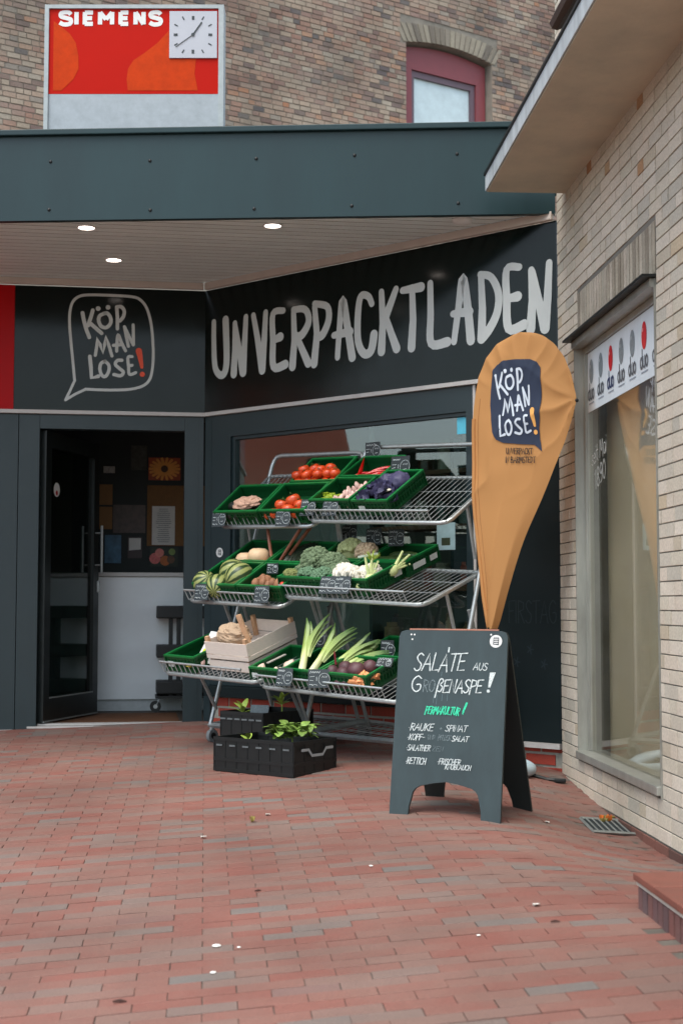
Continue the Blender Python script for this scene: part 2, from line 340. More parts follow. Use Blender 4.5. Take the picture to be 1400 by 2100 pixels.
# ------------------------------------------------------------------ brick laying
def courses(a0, a1, z0, z1, pitch, lens, holes, joint):
    """Rows of bricks as (centre along, centre height, length, height), cut round the holes."""
    res = []; k = 0; z = z0
    while z < z1 - .01:
        zc = z + pitch / 2; cuts = sorted([(h[0], h[1]) for h in holes if h[2] < zc < h[3]]); spans = []; s = a0
        for c0, c1 in cuts: spans.append((s, c0)); s = c1
        spans.append((s, a1))
        for s0, s1 in spans:
            s = s0; first = True
            while s < s1 - .03:
                l = random.choice(lens)
                if first: l *= (.5 if k % 2 else 1) * random.uniform(.8, 1); first = False
                l = min(l, s1 - s)
                if s1 - s - l < .04: l = s1 - s
                res.append((s + l / 2, zc, l - joint, pitch - joint)); s += l
        z += pitch; k += 1
    return res
def brick_piece(D, b=.004):
    """Unit brick face (1 long, 1 high) standing D proud, with softened arris."""
    P = []
    for (dx, dy) in ((0, 0), (0, D - b), (b * 6, D)): P += [(-.5 + dx * .2, dy, -.5 + dx), (.5 - dx * .2, dy, -.5 + dx), (.5 - dx * .2, dy, .5 - dx), (-.5 + dx * .2, dy, .5 - dx)]
    return P, [(8, 9, 10, 11)] + [(k * 4 + i, k * 4 + (i + 1) % 4, k * 4 + 4 + (i + 1) % 4, k * 4 + 4 + i) for k in (0, 1) for i in range(4)]
def lay(bricks, pf, parent, m, D, limit=300, jit=.0015):
    P, F = brick_piece(D); me_ = MB().add(P, F).mesh('brick', m); ax = pf(1, 0) - pf(0, 0); nn = pf(0, 0, 1) - pf(0, 0); items = []
    for a, z, l, h in bricks:
        M = basis(pf(a, z, random.uniform(-jit, jit)), ax * l, nn, Z * h)
        q = project(M.translation); inn = q and -20 < q[0] < 1420 and -20 < q[1] < 2120
        items.append((l * h / q[2] ** 2 * -1 if inn else 0, M))
    items.sort(key=lambda c: c[0])
    for s, M in items[:limit]:
        if s == 0: items_rest = True
        inst('brick', me_, M, parent)
    if items[limit:]:
        mb_ = MB()
        for s, M in items[limit:]: mb_.add([M @ V(p) for p in P], F)
        tag(mb_.build('brickwork', m, parent), kind='stuff')

# ------------------------------------------------------------------ pale brick building on the right
pb = thing('pale_brick_building', P3(7, 0), 'cream brick building with a shop window and a projecting concrete eave', 'building')
WIN = (6.52, 8.20, .20, 2.64); SOL = (6.5, 8.13, 2.64, 2.925); PZ = .0668
mb = MB()
for a0, a1, z0, z1 in ((2.0, WIN[0], -.4, 7.5), (WIN[1], 8.66, -.4, 7.5), (WIN[0], WIN[1], -.4, WIN[2]), (WIN[0], WIN[1], WIN[3], 7.5)):
    bx(mb, P3, a0, a1, z0, z1, -.3, 0)
wall = mb.build('wall', mortar_pale, pb)
top = 2.925 + PZ * 68
lay_b = courses(2.4, 8.655, .0 + .003, top, PZ, [.21, .21, .21, .21, .107], [WIN, SOL], .0058)
lay_b = [(a, z, l - .004, h) for a, z, l, h in lay_b]
accent = [q for q in lay_b if .08 < q[2] < .11 and random.random() < .06]
lay([q for q in lay_b if q not in accent], P3, wall, pale_br, .006)
lay(accent, P3, wall, masonry('tan_brick', [(0, (176, 118, 72)), (.35, (186, 150, 116)), (1, (176, 160, 134))], .75, (150, 130, 104), .3, .25, 90, 3.), .006)
sol = []; s = SOL[0] + .02
while s < SOL[1] - .03: sol.append((s + .027, (2.66 + 2.925) / 2, .046, .256)); s += .0575
lay(sol, P3, wall, masonry('soldier_brick', [(0, (150, 140, 124)), (.2, (186, 176, 158)), (.5, (196, 184, 168)), (.8, (176, 168, 152)), (1, (132, 122, 108))], .78, (120, 108, 92), .7, .3, 90, 5.), .004)
pl = [(2.5 + i * .212, -.045, .203, .085) for i in range(27)] + [(2.6 + i * .212, -.14, .203, .085) for i in range(27)]
lay(pl, lambda a, z, o=0.: P3(a, z, o + .004), wall, plinth_br, .008)
# eave slab
mb = MB(); bx(mb, P3, 2.0, 8.41, 3.60, 3.70, -.05, .485); eave = mb.build('eave', mat('stained_concrete', (210, 202, 182), .85, 0, .26, 2.2, bump=.25, bscale=60, col2=(176, 162, 140)), pb)
mb = MB(); bx(mb, P3, 2.0, 8.418, 3.607, 3.70, .487, .494); bx(mb, P3, 8.412, 8.418, 3.607, 3.70, .1, .487); mb.build('edge_band', mat('weathered_zinc', (176, 182, 184), .6, 0., .3, 12, stretch=(1, 1, .3)), eave)
mb = MB(); bx(mb, P3, 2.0, 8.425, 3.703, 3.718, -.05, .503); mb.build('roof_felt', black_pl, eave)
mb = MB(); mb.tube([P3(2.0, 3.79, .50), P3(6.35, 3.79, .50)], .035, 8); mb.build('gutter', mat('brown_gutter', (74, 58, 50), .5), eave, True)
# shop window
wn = thing('shop_window', P3(7.36, .2), None, None); wn.parent = pb; wn.location = ORG[wn.name] - ORG[pb.name]
alu = mat('old_aluminium', (168, 168, 160), .4, .55, .2, 14, stretch=(1, 1, .2))
mb = MB(); R_ = -.06
bx(mb, P3, WIN[1] - .012, WIN[1], .2, 2.64, R_ - .03, .012); bx(mb, P3, WIN[0], WIN[0] + .012, .2, 2.64, R_ - .03, .012)
bx(mb, P3, WIN[0] + .012, WIN[1] - .012, 2.60, 2.64, R_ - .03, .03)
bx(mb, P3, WIN[1] - .06, WIN[1] - .012, .262, 2.60, R_ - .02, R_ + .02); bx(mb, P3, WIN[0] + .012, WIN[0] + .05, .262, 2.60, R_ - .02, R_ + .02)
bx(mb, P3, WIN[1] - .075, WIN[1] - .062, .262, 2.60, R_ - .02, R_ + .012)
bx(mb, P3, WIN[0] + .05, WIN[1] - .06, 2.565, 2.598, R_ - .02, R_ + .02); mb.build('frame', alu, wn)
mb = MB(); bx(mb, P3, WIN[0] - .02, WIN[1] + .02, 2.642, 2.655, -.1, .075); mb.build('drip_cap', black_pl, wn)
mb = MB(); bx(mb, P3, WIN[0] + .013, WIN[1] - .013, .215, .26, R_ - .03, .03, .006); mb.build('sill', alu, wn)
mb = MB(); bx(mb, P3, WIN[0] + .05, WIN[1] - .075, .26, 2.565, R_ - .003, R_ + .003); mb.build('pane', glass_old, wn)
mb = MB(); bx(mb, P3, WIN[0] - .05, WIN[1] + .05, .1, 2.75, -.19, -.18); mb.build('blind', mat('beige_blind', (236, 224, 200), .9, 0, .1, 2), wn)
mb = MB(); bx(mb, P3, 7.05, 7.08, .26, 2.5, -.178, -.15); mb.build('mullion', alu, wn)
# advertising strip of spectacle lens maker on the glass
bn = thing('advertising_strip', P3(7.3, 2.22, R_ + .004), 'pale window strip printed duo with red and grey balls', 'banner')
mb = MB(); bx(mb, P3, WIN[0] + .05, WIN[1] - .06, 2.215, 2.562, R_ + .004, R_ + .006); mb.build('sheet', mat('pale_print', (214, 222, 226), .5, 0, .08, 5, stretch=(1, 1, .1)), bn)
duo = {'d': ([[(.42, 1.6), (.42, 0)], [(.42, .5), (.3, .9), (.08, .8), (.02, .45), (.12, .08), (.3, .05), (.42, .4)]], .58), 'u': ([[(0, .95), (.03, .25), (.2, .02), (.4, .2), (.42, .95)], [(.42, .9), (.43, 0)]], .6), 'o': ([[(.22, .95), (.03, .7), (.03, .25), (.22, 0), (.42, .25), (.42, .7), (.22, .95)]], .5)}
mf = mapper(P3); OB = R_ + .008
cent = [8.04 - i * .222 for i in range(7)]
for i, c in enumerate(cent):
    redb = i in (2, 5); r = .046
    mb = MB().poly([(c - r * 1.0 * math.cos(a), 2.445 + r * 1.55 * math.sin(a)) for a in [2 * math.pi * k / 20 for k in range(20)]], mf, OB)
    ball = mb.build('ball', mat('red_print', (205, 24, 44), .35, 0, .1, 30) if redb else mat('grey_print', (128, 138, 142), .45, 0, .3, 40), bn)
    MB().dot(c + .018, 2.475, .011, mf, OB + .001).build('gloss_dot', mat('pale_red_print', (240, 150, 150), .4) if redb else mat('pale_grey_print', (170, 178, 182), .4), ball)
    mb = MB(); x = c + .075; k = 0
    for ch in 'duo':
        st, wd = duo[ch]
        for q in st: mb.stroke([(x - a * .085, 2.285 + b * .058) for a, b in q], .013, mf, OB + k * .0003); k += 1
        x -= wd * .085
    mb.build('lettering', mat('blue_print', (52, 68, 104), .5) if redb and i == 2 else mat('dark_grey_print', (92, 98, 104), .5), bn)
    MB().stroke([(c + .06, 2.262), (c - .06, 2.262)], .008, mf, OB, caps=False).build('small_print', mat('fine_print', (150, 160, 170), .5), bn)
gl = thing('glass_lettering', P3(8.0, 1.8, R_ + .004), 'white lettering with the year 1890 on the pane', 'lettering')

# ------------------------------------------------------------------ stroke lettering
FONT = {'A': ([[(0, 0), (.3, 1), (.58, 0)], [(.08, .36), (.5, .38)]], .66), 'B': ([[(.04, 0), (.04, 1)], [(.04, 1), (.42, .92), (.4, .6), (.04, .52)], [(.04, .52), (.5, .44), (.46, .06), (.04, 0)]], .6),
 'C': ([[(.5, .85), (.3, 1), (.06, .75), (.04, .3), (.25, 0), (.5, .12)]], .6), 'D': ([[(.05, 0), (.05, 1)], [(.05, 1), (.45, .85), (.5, .35), (.05, 0)]], .62),
 'E': ([[(.48, 1), (.05, .97), (.05, 0), (.5, .04)], [(.05, .52), (.4, .55)]], .58), 'F': ([[(.5, 1), (.05, .97), (.05, 0)], [(.05, .52), (.4, .55)]], .55),
 'G': ([[(.52, .85), (.3, 1), (.05, .7), (.06, .25), (.3, 0), (.52, .15), (.52, .45), (.3, .45)]], .64), 'H': ([[(.05, 0), (.05, 1)], [(.5, 0), (.5, 1)], [(.05, .5), (.5, .52)]], .62),
 'I': ([[(.05, 0), (.05, 1)]], .2), 'K': ([[(.05, 0), (.05, 1)], [(.5, 1), (.08, .45)], [(.15, .52), (.52, 0)]], .6), 'L': ([[(.05, 1), (.05, 0), (.45, .04)]], .5),
 'M': ([[(0, 0), (.08, 1), (.32, .35), (.56, 1), (.66, 0)]], .76), 'N': ([[(.05, 0), (.05, 1), (.48, 0), (.5, 1)]], .62), 'O': ([[(.3, 1), (.06, .75), (.05, .28), (.28, 0), (.52, .25), (.53, .75), (.3, 1)]], .66),
 'P': ([[(.05, -.1), (.05, 1)], [(.05, 1), (.46, .92), (.46, .58), (.05, .46)]], .56), 'R': ([[(.05, 0), (.05, 1)], [(.05, 1), (.46, .9), (.44, .6), (.06, .5)], [(.18, .5), (.5, 0)]], .6),
 'S': ([[(.46, .88), (.25, 1), (.06, .8), (.2, .56), (.44, .36), (.38, .06), (.18, 0), (.02, .12)]], .56), 'T': ([[(0, .97), (.56, 1)], [(.28, 1), (.26, 0)]], .6), 'U': ([[(.04, 1), (.05, .3), (.25, 0), (.46, .25), (.5, 1)]], .62),
 'V': ([[(0, 1), (.26, 0), (.52, 1)]], .58), 'Z': ([[(.02, 1), (.5, 1), (.02, 0), (.52, .02)]], .6), '1': ([[(.02, .75), (.22, 1), (.22, 0)]], .4), '8': ([[(.25, .54), (.06, .75), (.25, 1), (.44, .75), (.25, .54), (.03, .25), (.25, 0), (.48, .25), (.25, .54)]], .58),
 '9': ([[(.46, .7), (.25, .45), (.05, .7), (.25, 1), (.46, .75), (.4, .2), (.15, 0)]], .56), '0': ([[(.26, 1), (.05, .7), (.05, .28), (.26, 0), (.48, .28), (.48, .7), (.26, 1)]], .6), '!': ([[(.12, 1.15), (.06, .3)], [(.04, .06), (.045, 0)]], .28),
 '+': ([[(.05, .4), (.4, .42)], [(.22, .62), (.2, .2)]], .5), '-': ([[(.05, .45), (.35, .47)]], .45), '.': ([[(.05, .4), (.06, .38)]], .25), ' ': ([], .35), 'b': ([[(.05, -.45), (.1, .75), (.3, 1), (.48, .8), (.28, .56), (.52, .35), (.4, .02), (.18, .05)]], .6),
 'i': ([[(.05, 0), (.08, .6)], [(.1, .85), (.11, .88)]], .2), 'a': ([[(.4, .55), (.15, .6), (.04, .25), (.2, 0), (.38, .3), (.42, .58), (.42, 0)]], .5), 't': ([[(.15, .95), (.12, .15), (.3, 0)], [(0, .6), (.32, .62)]], .36), 'e': ([[(.05, .3), (.4, .38), (.25, .6), (.05, .3), (.2, 0), (.42, .1)]], .48), 's': ([[(.35, .55), (.12, .55), (.12, .35), (.32, .22), (.25, .02), (.02, .06)]], .42)}
def write(mb_, text, x0, y0, h, wd, mapf, off=0., width=None, slant=0., jit=.0, dirx=1, rise=0.):
    tot = sum(FONT[c.upper() if c not in FONT else c][1] for c in text); k = (width / (tot * h)) if width else 1.; x = 0; i = 0
    for c in text:
        st, adv = FONT[c if c in FONT else c.upper()]; jy = random.uniform(-jit, jit) * h
        for s_ in st:
            mb_.stroke([(x0 + dirx * ((x + a * h) * k + slant * b * h), y0 + jy + b * h + rise * x) for a, b in s_], wd, mapf, off + i * .00025, smooth=len(s_) > 4); i += 1
        x += adv * h
    return mb_
mb = MB(); write(mb, 'seit Mai', 8.07, 1.90, .10, .008, mf, R_ + .004, .36, dirx=-1, rise=.16)
write(mb, '1890', 8.0, 1.76, .11, .009, mf, R_ + .004, .26, dirx=-1, rise=.25); mb.build('letters', mat('faint_white', (176, 176, 170), .6), gl)

# ------------------------------------------------------------------ shop front: canopy, sign, frames
shop = thing('corner_shop', P1(-.6, .2), 'corner shop with dark frames under a flat teal canopy', 'shop')
FA, FB = V((-6.2, 9.127, 0)), V((1.335, 8.742, 0)); FD = (FB - FA).normalized(); FN = V((FD.y, -FD.x, 0)); FL_ = (FB - FA).length
def PF(a, z, o=0.): return FA + FD * a + FN * o + Z * z
mb = MB(); bx(mb, PF, 0, FL_, 3.54, 4.085, -.05, 0); fas = mb.build('fascia', fascia_m, shop)
mb = MB(); bx(mb, PF, 0, FL_, 4.087, 4.125, -.3, .03, .006); mb.build('roof_cap', fascia_m, fas)
for z, off in ((3.925, 0), (3.602, 0)):
    for a in (1.6, 2.9, 4.35, 5.0, 5.66, 6.28, 6.93):
        mb = MB(); mb.ball(PF(a + random.uniform(-.012, .012), z + random.uniform(-.012, .012), .002), (.011, .006, .011)); mb.build('bolt', black_pl, fas, True)
def roof_poly(z): return [PF(0, z, -.05), PF(FL_, z, -.05), P2(3.13, z, 0), P2(0, z, 0), P1(-5, z, 0)]
mb = MB(); a = roof_poly(3.66); b = roof_poly(4.05); n = 5
mb.add(a + b, [tuple(range(n)), tuple(range(n, 2 * n))] + [(i, (i + 1) % n, n + (i + 1) % n, n + i) for i in range(n)]); mb.build('roof', board_black, shop)
# soffit boards, parallel to the door front
import itertools
def clip(poly, p0, nrm):
    out = []
    for i in range(len(poly)):
        a, b = poly[i], poly[(i + 1) % len(poly)]; da, db = (a - p0).dot(nrm), (b - p0).dot(nrm)
        if da >= 0: out.append(a)
        if da * db < 0: out.append(a.lerp(b, da / (da - db)))
    return out
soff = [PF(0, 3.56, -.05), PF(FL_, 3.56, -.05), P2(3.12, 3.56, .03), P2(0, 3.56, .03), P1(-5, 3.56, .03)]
mb = MB(); mb.add([p + Z * .0025 for p in soff], [tuple(range(5))]); sof = mb.build('soffit', mat('soffit_groove_shade', (120, 116, 110), .8), shop)  # almost flush with the boards; groove shade is put into its darker colour
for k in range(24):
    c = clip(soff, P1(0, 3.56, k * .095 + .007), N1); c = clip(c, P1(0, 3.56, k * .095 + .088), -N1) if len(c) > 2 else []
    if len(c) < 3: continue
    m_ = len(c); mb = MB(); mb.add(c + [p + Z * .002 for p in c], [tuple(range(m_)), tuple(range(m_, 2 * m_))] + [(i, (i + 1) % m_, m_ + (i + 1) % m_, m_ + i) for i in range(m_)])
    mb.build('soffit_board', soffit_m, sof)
mb = MB(); bx(mb, P2, .03, 3.11, 3.50, 3.556, .012, .05, .008); mb.build('cornice', beige_trim, shop)
mb = MB(); bx(mb, P1, -5, -.02, 3.505, 3.556, .012, .05, .008); mb.build('cornice', beige_trim, shop)
# downlights
for i, (x, y, lab) in enumerate([(-1.663, 9.136, 'lit round downlight in the soffit nearest the fascia above the door'), (-.446, 9.088, 'lit round downlight set apart towards the window side of the soffit'), (-1.624, 10.008, 'lit round downlight deepest in the soffit above the speech bubble')]):
    t = thing('downlight', (x, y, 3.555), lab, 'lamp', 'downlights in the canopy soffit')
    ring = [(x + .058 * math.cos(a), y + .058 * math.sin(a), 3.556) for a in [2 * math.pi * k / 24 for k in range(24)]]
    MB().tube(ring, .006, 6, closed=True).build('ring', white_pt, t, True)
    MB().add([(x + .056 * math.cos(a), y + .056 * math.sin(a), 3.5565) for a in [2 * math.pi * k / 24 for k in range(24)]], [tuple(range(24))]).build('lens', mat('lamp_lens', (255, 240, 230), .5, emit=4.), t)
mb = MB(); x, y = .774, 8.95
mb.ball((x, y, 3.553), (.07, .07, .03), None, 14, 8); tag(mb.build('smoke_detector', white_pt, None, True, at=(x, y, 3.55)), 'small white round detector on the soffit near the cream wall', 'detector')
# window front pieces
mb = MB(); bx(mb, P2, -.01, 3.12, 2.56, 3.50, -.05, .01); bx(mb, P1, -1.43, .008, 2.56, 3.50, -.05, .0085)
sg = thing('shop_sign', P2(.0, 2.56), 'long dark sign board lettered UNVERPACKTLADEN with a speech bubble logo', 'sign')
mb.build('panel', panel_dark, sg)
mb = MB(); bx(mb, P1, -5, -1.432, 2.56, 3.50, -.05, .01); tag(mb.build('sign_board', red_panel, at=P1(-2, 2.56)), 'plain red sign panel beside the speech bubble sign', 'sign panel')
mb = MB(); bx(mb, P2, .02, 3.12, 2.53, 2.557, -.04, .03); mb.build('trim_strip', white_trim, sg)
mb = MB(); bx(mb, P1, -5, -.0, 2.53, 2.557, -.04, .03); mb.build('trim_strip', white_trim, sg)
SIGN = [[(0.099, 3.247), (0.1, 3.084), (0.114, 2.903), (0.165, 2.835), (0.217, 2.848), (0.238, 2.957), (0.224, 3.248)], [(0.323, 3.209), (0.324, 3.013), (0.313, 2.826)], [(0.323, 3.202), (0.408, 2.827)], [(0.438, 3.242), (0.411, 2.827)], [(0.514, 3.244), (0.56, 3.051), (0.605, 2.824)], [(0.639, 3.249), (0.625, 3.043), (0.605, 2.824)], [(0.814, 3.24), (0.712, 3.228), (0.713, 3.033), (0.72, 2.837), (0.836, 2.842)], [(0.719, 3.032), (0.786, 3.05)], [(0.915, 3.212), (0.924, 3.007), (0.905, 2.817)], [(0.915, 3.233), (1.028, 3.218), (1.062, 3.128), (1.0, 3.041), (0.93, 3.028)], [(0.938, 3.048), (1.057, 2.826)], [(1.118, 3.227), (1.14, 3.023), (1.113, 2.816)], [(1.118, 3.248), (1.236, 3.211), (1.25, 3.115), (1.195, 3.017), (1.14, 3.007)], [(1.332, 2.837), (1.351, 3.039), (1.38, 3.243), (1.426, 3.03), (1.466, 2.822)], [(1.299, 2.997), (1.445, 3.006)], [(1.642, 3.176), (1.611, 3.232), (1.545, 3.241), (1.519, 3.121), (1.519, 2.935), (1.571, 2.837), (1.636, 2.85), (1.662, 2.959)], [(1.728, 3.246), (1.74, 3.03), (1.727, 2.833)], [(1.855, 3.248), (1.804, 3.144), (1.758, 3.059)], [(1.766, 3.068), (1.816, 2.94), (1.859, 2.838)], [(1.911, 3.23), (2.067, 3.231)], [(1.993, 3.238), (2.0, 3.017), (1.986, 2.829)], [(2.145, 3.245), (2.147, 3.037), (2.151, 2.839), (2.283, 2.833)], [(2.337, 2.827), (2.374, 3.046), (2.411, 3.245), (2.449, 3.036), (2.471, 2.82)], [(2.331, 3.013), (2.46, 3.011)], [(2.555, 3.233), (2.564, 3.02), (2.556, 2.82)], [(2.55, 3.243), (2.634, 3.212), (2.69, 3.098), (2.678, 2.976), (2.62, 2.879), (2.556, 2.82)], [(2.848, 3.246), (2.754, 3.245), (2.752, 3.051), (2.766, 2.86), (2.883, 2.872)], [(2.761, 3.054), (2.835, 3.059)], [(2.939, 3.213), (2.946, 3.024), (2.931, 2.836)], [(2.946, 3.202), (3.035, 2.826)], [(3.071, 3.239), (3.058, 3.027), (3.037, 2.826)]]
groups = [1, 3, 2, 2, 3, 2, 2, 1, 3, 2, 1, 2, 2, 2, 3]; k = 0
for gN in groups:
    mb = MB()
    for q in range(gN): mb.stroke(SIGN[k], .056, mapper(P2), .0125 + q * .0004, smooth=len(SIGN[k]) > 3, taper=lambda t: .85 + .35 * t); k += 1
    mb.build('letter', letter_m, sg)
# speech bubble artwork (traced in a 1400 x 1600 grid, y down)
ART = [('K', 52, [[(325, 345), (345, 450), (380, 580), (418, 680)], [(465, 310), (440, 400), (400, 520)], [(420, 480), (500, 550), (585, 625)]]), ('O', 50, [[(630, 350), (560, 385), (545, 455), (580, 530), (650, 545), (705, 490), (705, 410), (665, 355), (630, 350)]]), ('P', 48, [[(790, 270), (800, 400), (800, 565)], [(790, 265), (850, 262), (893, 320), (880, 400), (835, 455)]]),
 ('M', 44, [[(500, 925), (520, 800), (525, 690), (565, 780), (605, 895), (625, 780), (640, 665), (680, 780), (725, 935)]]), ('A', 44, [[(790, 870), (795, 750), (810, 645), (850, 740), (910, 865)], [(745, 790), (850, 780)]]), ('N', 42, [[(895, 535), (925, 690), (950, 805)], [(898, 540), (1015, 785)], [(1015, 510), (1020, 785)]]),
 ('L', 52, [[(425, 940), (440, 1090), (448, 1232), (540, 1210)]]), ('O', 46, [[(630, 1005), (575, 1040), (562, 1120), (590, 1200), (640, 1212), (682, 1140), (682, 1060), (630, 1005)]]), ('S', 46, [[(862, 995), (800, 998), (772, 1050), (825, 1105), (880, 1155), (845, 1205), (752, 1188)]]), ('E', 42, [[(1000, 945), (945, 955), (952, 1080), (965, 1188), (1050, 1165)], [(950, 1070), (1000, 1064)]])]
DOTS = [(537, 287, 33), (672, 270, 33)]
BANG = [(1045, 840), (1085, 826), (1130, 828), (1150, 870), (1155, 1095), (1135, 1118), (1112, 1108)]
OUT = [(365, 1385), (700, 1400), (980, 1390), (1150, 1345), (1240, 1260), (1275, 1130), (1290, 950), (1285, 750), (1270, 560), (1240, 400), (1190, 260), (1110, 165), (1000, 125), (700, 105), (400, 100), (270, 125), (190, 200), (155, 330), (150, 500), (170, 750), (195, 1000), (220, 1270)]
def art(parent, mapf, off, m_let, m_bang, wk=1.):
    """mapf takes grid coordinates."""
    for ch, wd, st in ART:
        mb_ = MB()
        for q, s_ in enumerate(st): mb_.stroke(s_, wd * wk, mapf, off + q * .0003, smooth=len(s_) > 3 and ch not in 'ML')
        if (ch, st[0][0][1]) == ('O', 350):
            for x_, y_, r_ in DOTS: mb_.dot(x_, y_, r_, mapf, off)
        mb_.build('letter', m_let, parent)
    MB().stroke([(1092, 868), (1108, 940), (1122, 1020), (1134, 1092)], 88, mapf, off, taper=lambda t: 1 - .52 * t).dot(1140, 1188, 36, mapf, off).build('exclamation_mark', m_bang, parent)
def map_sign(x, y, o):
    t = -1.111 + .768 * x / 1400 + .009 * y / 1600; z = 3.4907 + .024 * x / 1400 - .896 * y / 1600; return P1(t, z, o)
MB().stroke(OUT, 38, map_sign, .0125).build('bubble_outline', letter_m, sg)
MB().stroke([(220, 1268), (160, 1400), (97, 1528)], 36, map_sign, .0129, False).stroke([(97, 1528), (230, 1450), (365, 1388)], 36, map_sign, .0133, False).build('bubble_tail', letter_m, sg)
art(sg, map_sign, .0125, letter_m, orange_film)
# frame of the big window
mb = MB(); zb = .50
bx(mb, P2, .07, .27, zb, 2.528, -.06, .0); bx(mb, P2, 2.42, 2.475, zb, 2.528, -.06, 0); bx(mb, P2, .27, 2.42, 2.36, 2.528, -.06, 0); bx(mb, P2, .27, 2.42, zb, .56, -.06, 0)
bx(mb, P2, .27, .30, .56, 2.36, -.075, -.02); bx(mb, P2, .30, 2.42, 2.335, 2.36, -.075, -.02)
sw = thing('display_window', P2(1.3, zb), None, None); sw.parent = shop; sw.location = ORG[sw.name] - ORG[shop.name]
mb.build('frame', anthracite, sw)
mb = MB(); bx(mb, P2, .30, 2.42, .56, 2.335, -.05, -.044); mb.build('pane', glass_m, sw)
mb = MB(); bx(mb, P2, .05, 2.47, .415, .497, -.06, .05, .006); mb.build('sill', board_black, sw)
mb = MB(); bx(mb, P2, 2.478, 2.498, .25, 2.528, -.06, .006); mb.build('edge_strip', white_trim, shop)
mb = MB(); bx(mb, P2, 2.5, 3.12, .25, 2.528, -.06, .0); cp = mb.build('chalk_panel', board_black, shop)
mb = MB(); bx(mb, P2, 2.49, 3.115, .215, .248, -.02, .02); mb.build('foot_strip', white_trim, shop)
mb = MB(); write(mb, 'FIRSTAG', 2.74, .985, .14, .006, mapper(P2), .002, .36); mb.build('chalk_lettering', mat('ghost_chalk', (36, 50, 53), .9), cp)
mb = MB()
for x, z in ((2.72, .8), (2.8, .74), (2.9, .82), (3.0, .73)):
    for a in range(5): mb.stroke([(x, z), (x + .022 * math.cos(a * 1.257), z + .03 * math.sin(a * 1.257))], .008, mapper(P2), .002 + a * .0002)
mb.build('chalk_flowers', mat('dim_chalk', (32, 46, 52), .9), cp)
# red brick base under the window
mb = MB(); bx(mb, P2, .0, 3.12, -.1, .414, -.2, -.03); base = mb.build('brick_base', mortar_grey, shop)
br = []
for k in range(6):
    x = .02 + (k % 2) * .11
    while x < 3.0: br.append((x + .11, .375 - k * .0775, .212, .062)); x += .226
lay(br, lambda a, z, o=0.: P2(a, z, o - .03), base, red_br, .007)
# corner post + left panels + door head
mb = MB(); bx(mb, P1, -.155, -.012, .17, 2.528, -.1, .0); bx(mb, P2, .0, .068, .17, 2.528, -.1, .0); mb.build('corner_post', anthracite, shop)
mb = MB(); bx(mb, P1, -.06, -.05, .17, 2.528, 0, .004); mb.build('post_bead', anthracite, shop)
for a0, a1 in ((-2.3, -1.392), (-1.388, -1.235), (-3.3, -2.304), (-4.2, -3.304), (-5.1, -4.204)):
    mb = MB(); bx(mb, P1, a0, a1, .15, 2.528, -.1, 0, .003); mb.build('wall_panel', anthracite, shop)
mb = MB(); bx(mb, P1, -1.234, -.156, 2.42, 2.528, -.1, 0); mb.build('door_head', anthracite, shop)
mb = MB(); bx(mb, P1, -5, -1.24, .165, .178, 0, .012); bx(mb, P1, -1.3, -.02, .186, .199, -.04, .02); bx(mb, P1, -1.23, -.16, .2, .213, -.14, -.05); mb.build('threshold', white_trim, shop)
# open door leaf, hinged on the left jamb
HO = P1(-1.215, 0, -.05); HD = V((.237, .971, 0)).normalized(); HN = V((HD.y, -HD.x, 0))
def PD(a, z, o=0.): return HO + HD * a + HN * o + Z * z
dr = thing('door', HO + Z * .22, None, None); dr.parent = shop; dr.location = ORG[dr.name] - ORG[shop.name]
mb = MB(); bx(mb, PD, 0, .1, .22, 2.41, -.03, .03); bx(mb, PD, .9, 1.0, .22, 2.41, -.03, .03); bx(mb, PD, .1, .9, 2.29, 2.41, -.03, .03); bx(mb, PD, .1, .9, .22, .40, -.03, .03); mb.build('leaf_frame', mat('door_black', (24, 30, 30), .35), dr)
mb = MB(); bx(mb, PD, .1, .9, .4, 2.29, -.004, .004); mb.build('pane', glass_door, dr)
for sgn in (1, -1):
    mb = MB(); mb.tube([PD(.93, 1.36, .085 * sgn), PD(.93, 1.74, .085 * sgn)], .011, 8)
    for z in (1.42, 1.68): mb.tube([PD(.93, z, .03 * sgn), PD(.93, z, .085 * sgn)], .007, 6)
    mb.build('handle', steel, dr, True)
mb = MB(); bx(mb, PD, .1, .9, .395, .405, .031, .036); bx(mb, PD, 0, 1.0, .222, .232, .031, .036); mb.build('bead', steel_dull, dr)
mb = MB(); bx(mb, PD, .955, .985, 1.2, 1.29, .031, .05, .005); mb.build('lock', steel, dr)
mf = mapper(P2)
def round_sticker(name, pf, x, z, r, lab, o=.004):
    t = thing(name, pf(x, z, o), lab, 'sticker'); m_ = mapper(pf)
    MB().dot(x, z, r, m_, o, 24).build('disc', white_pt, t)
    bb = MB().poly([(x - r * .45, z - r * .5), (x + r * .5, z - r * .6), (x + r * .5, z + r * .6), (x - r * .4, z + r * .6)], m_, o + .001).build('bubble_print', slate, t)
    mm = MB()
    for k_ in range(3): mm.stroke([(x - r * .28, z + r * (.32 - .32 * k_)), (x + r * .34, z + r * (.34 - .32 * k_))], r * .14, m_, o + .0016)
    mm.build('lettering', white_pt, bb); return t
round_sticker('round_sticker', P2, .165, 1.49, .036, 'round white logo sticker on the dark window frame')
t = thing('door_sticker', PD(.3, 1.98, .006), 'small oval white and red sticker on the door pane', 'sticker')
MB().poly([(.24 + .055 * math.cos(a), 1.98 + .055 * math.sin(a)) for a in [k * math.pi / 8 for k in range(16)]], mapper(PD), .006).build('disc', white_pt, t)
MB().dot(.24, 1.955, .02, mapper(PD), .007).build('red_mark', red_panel, t)
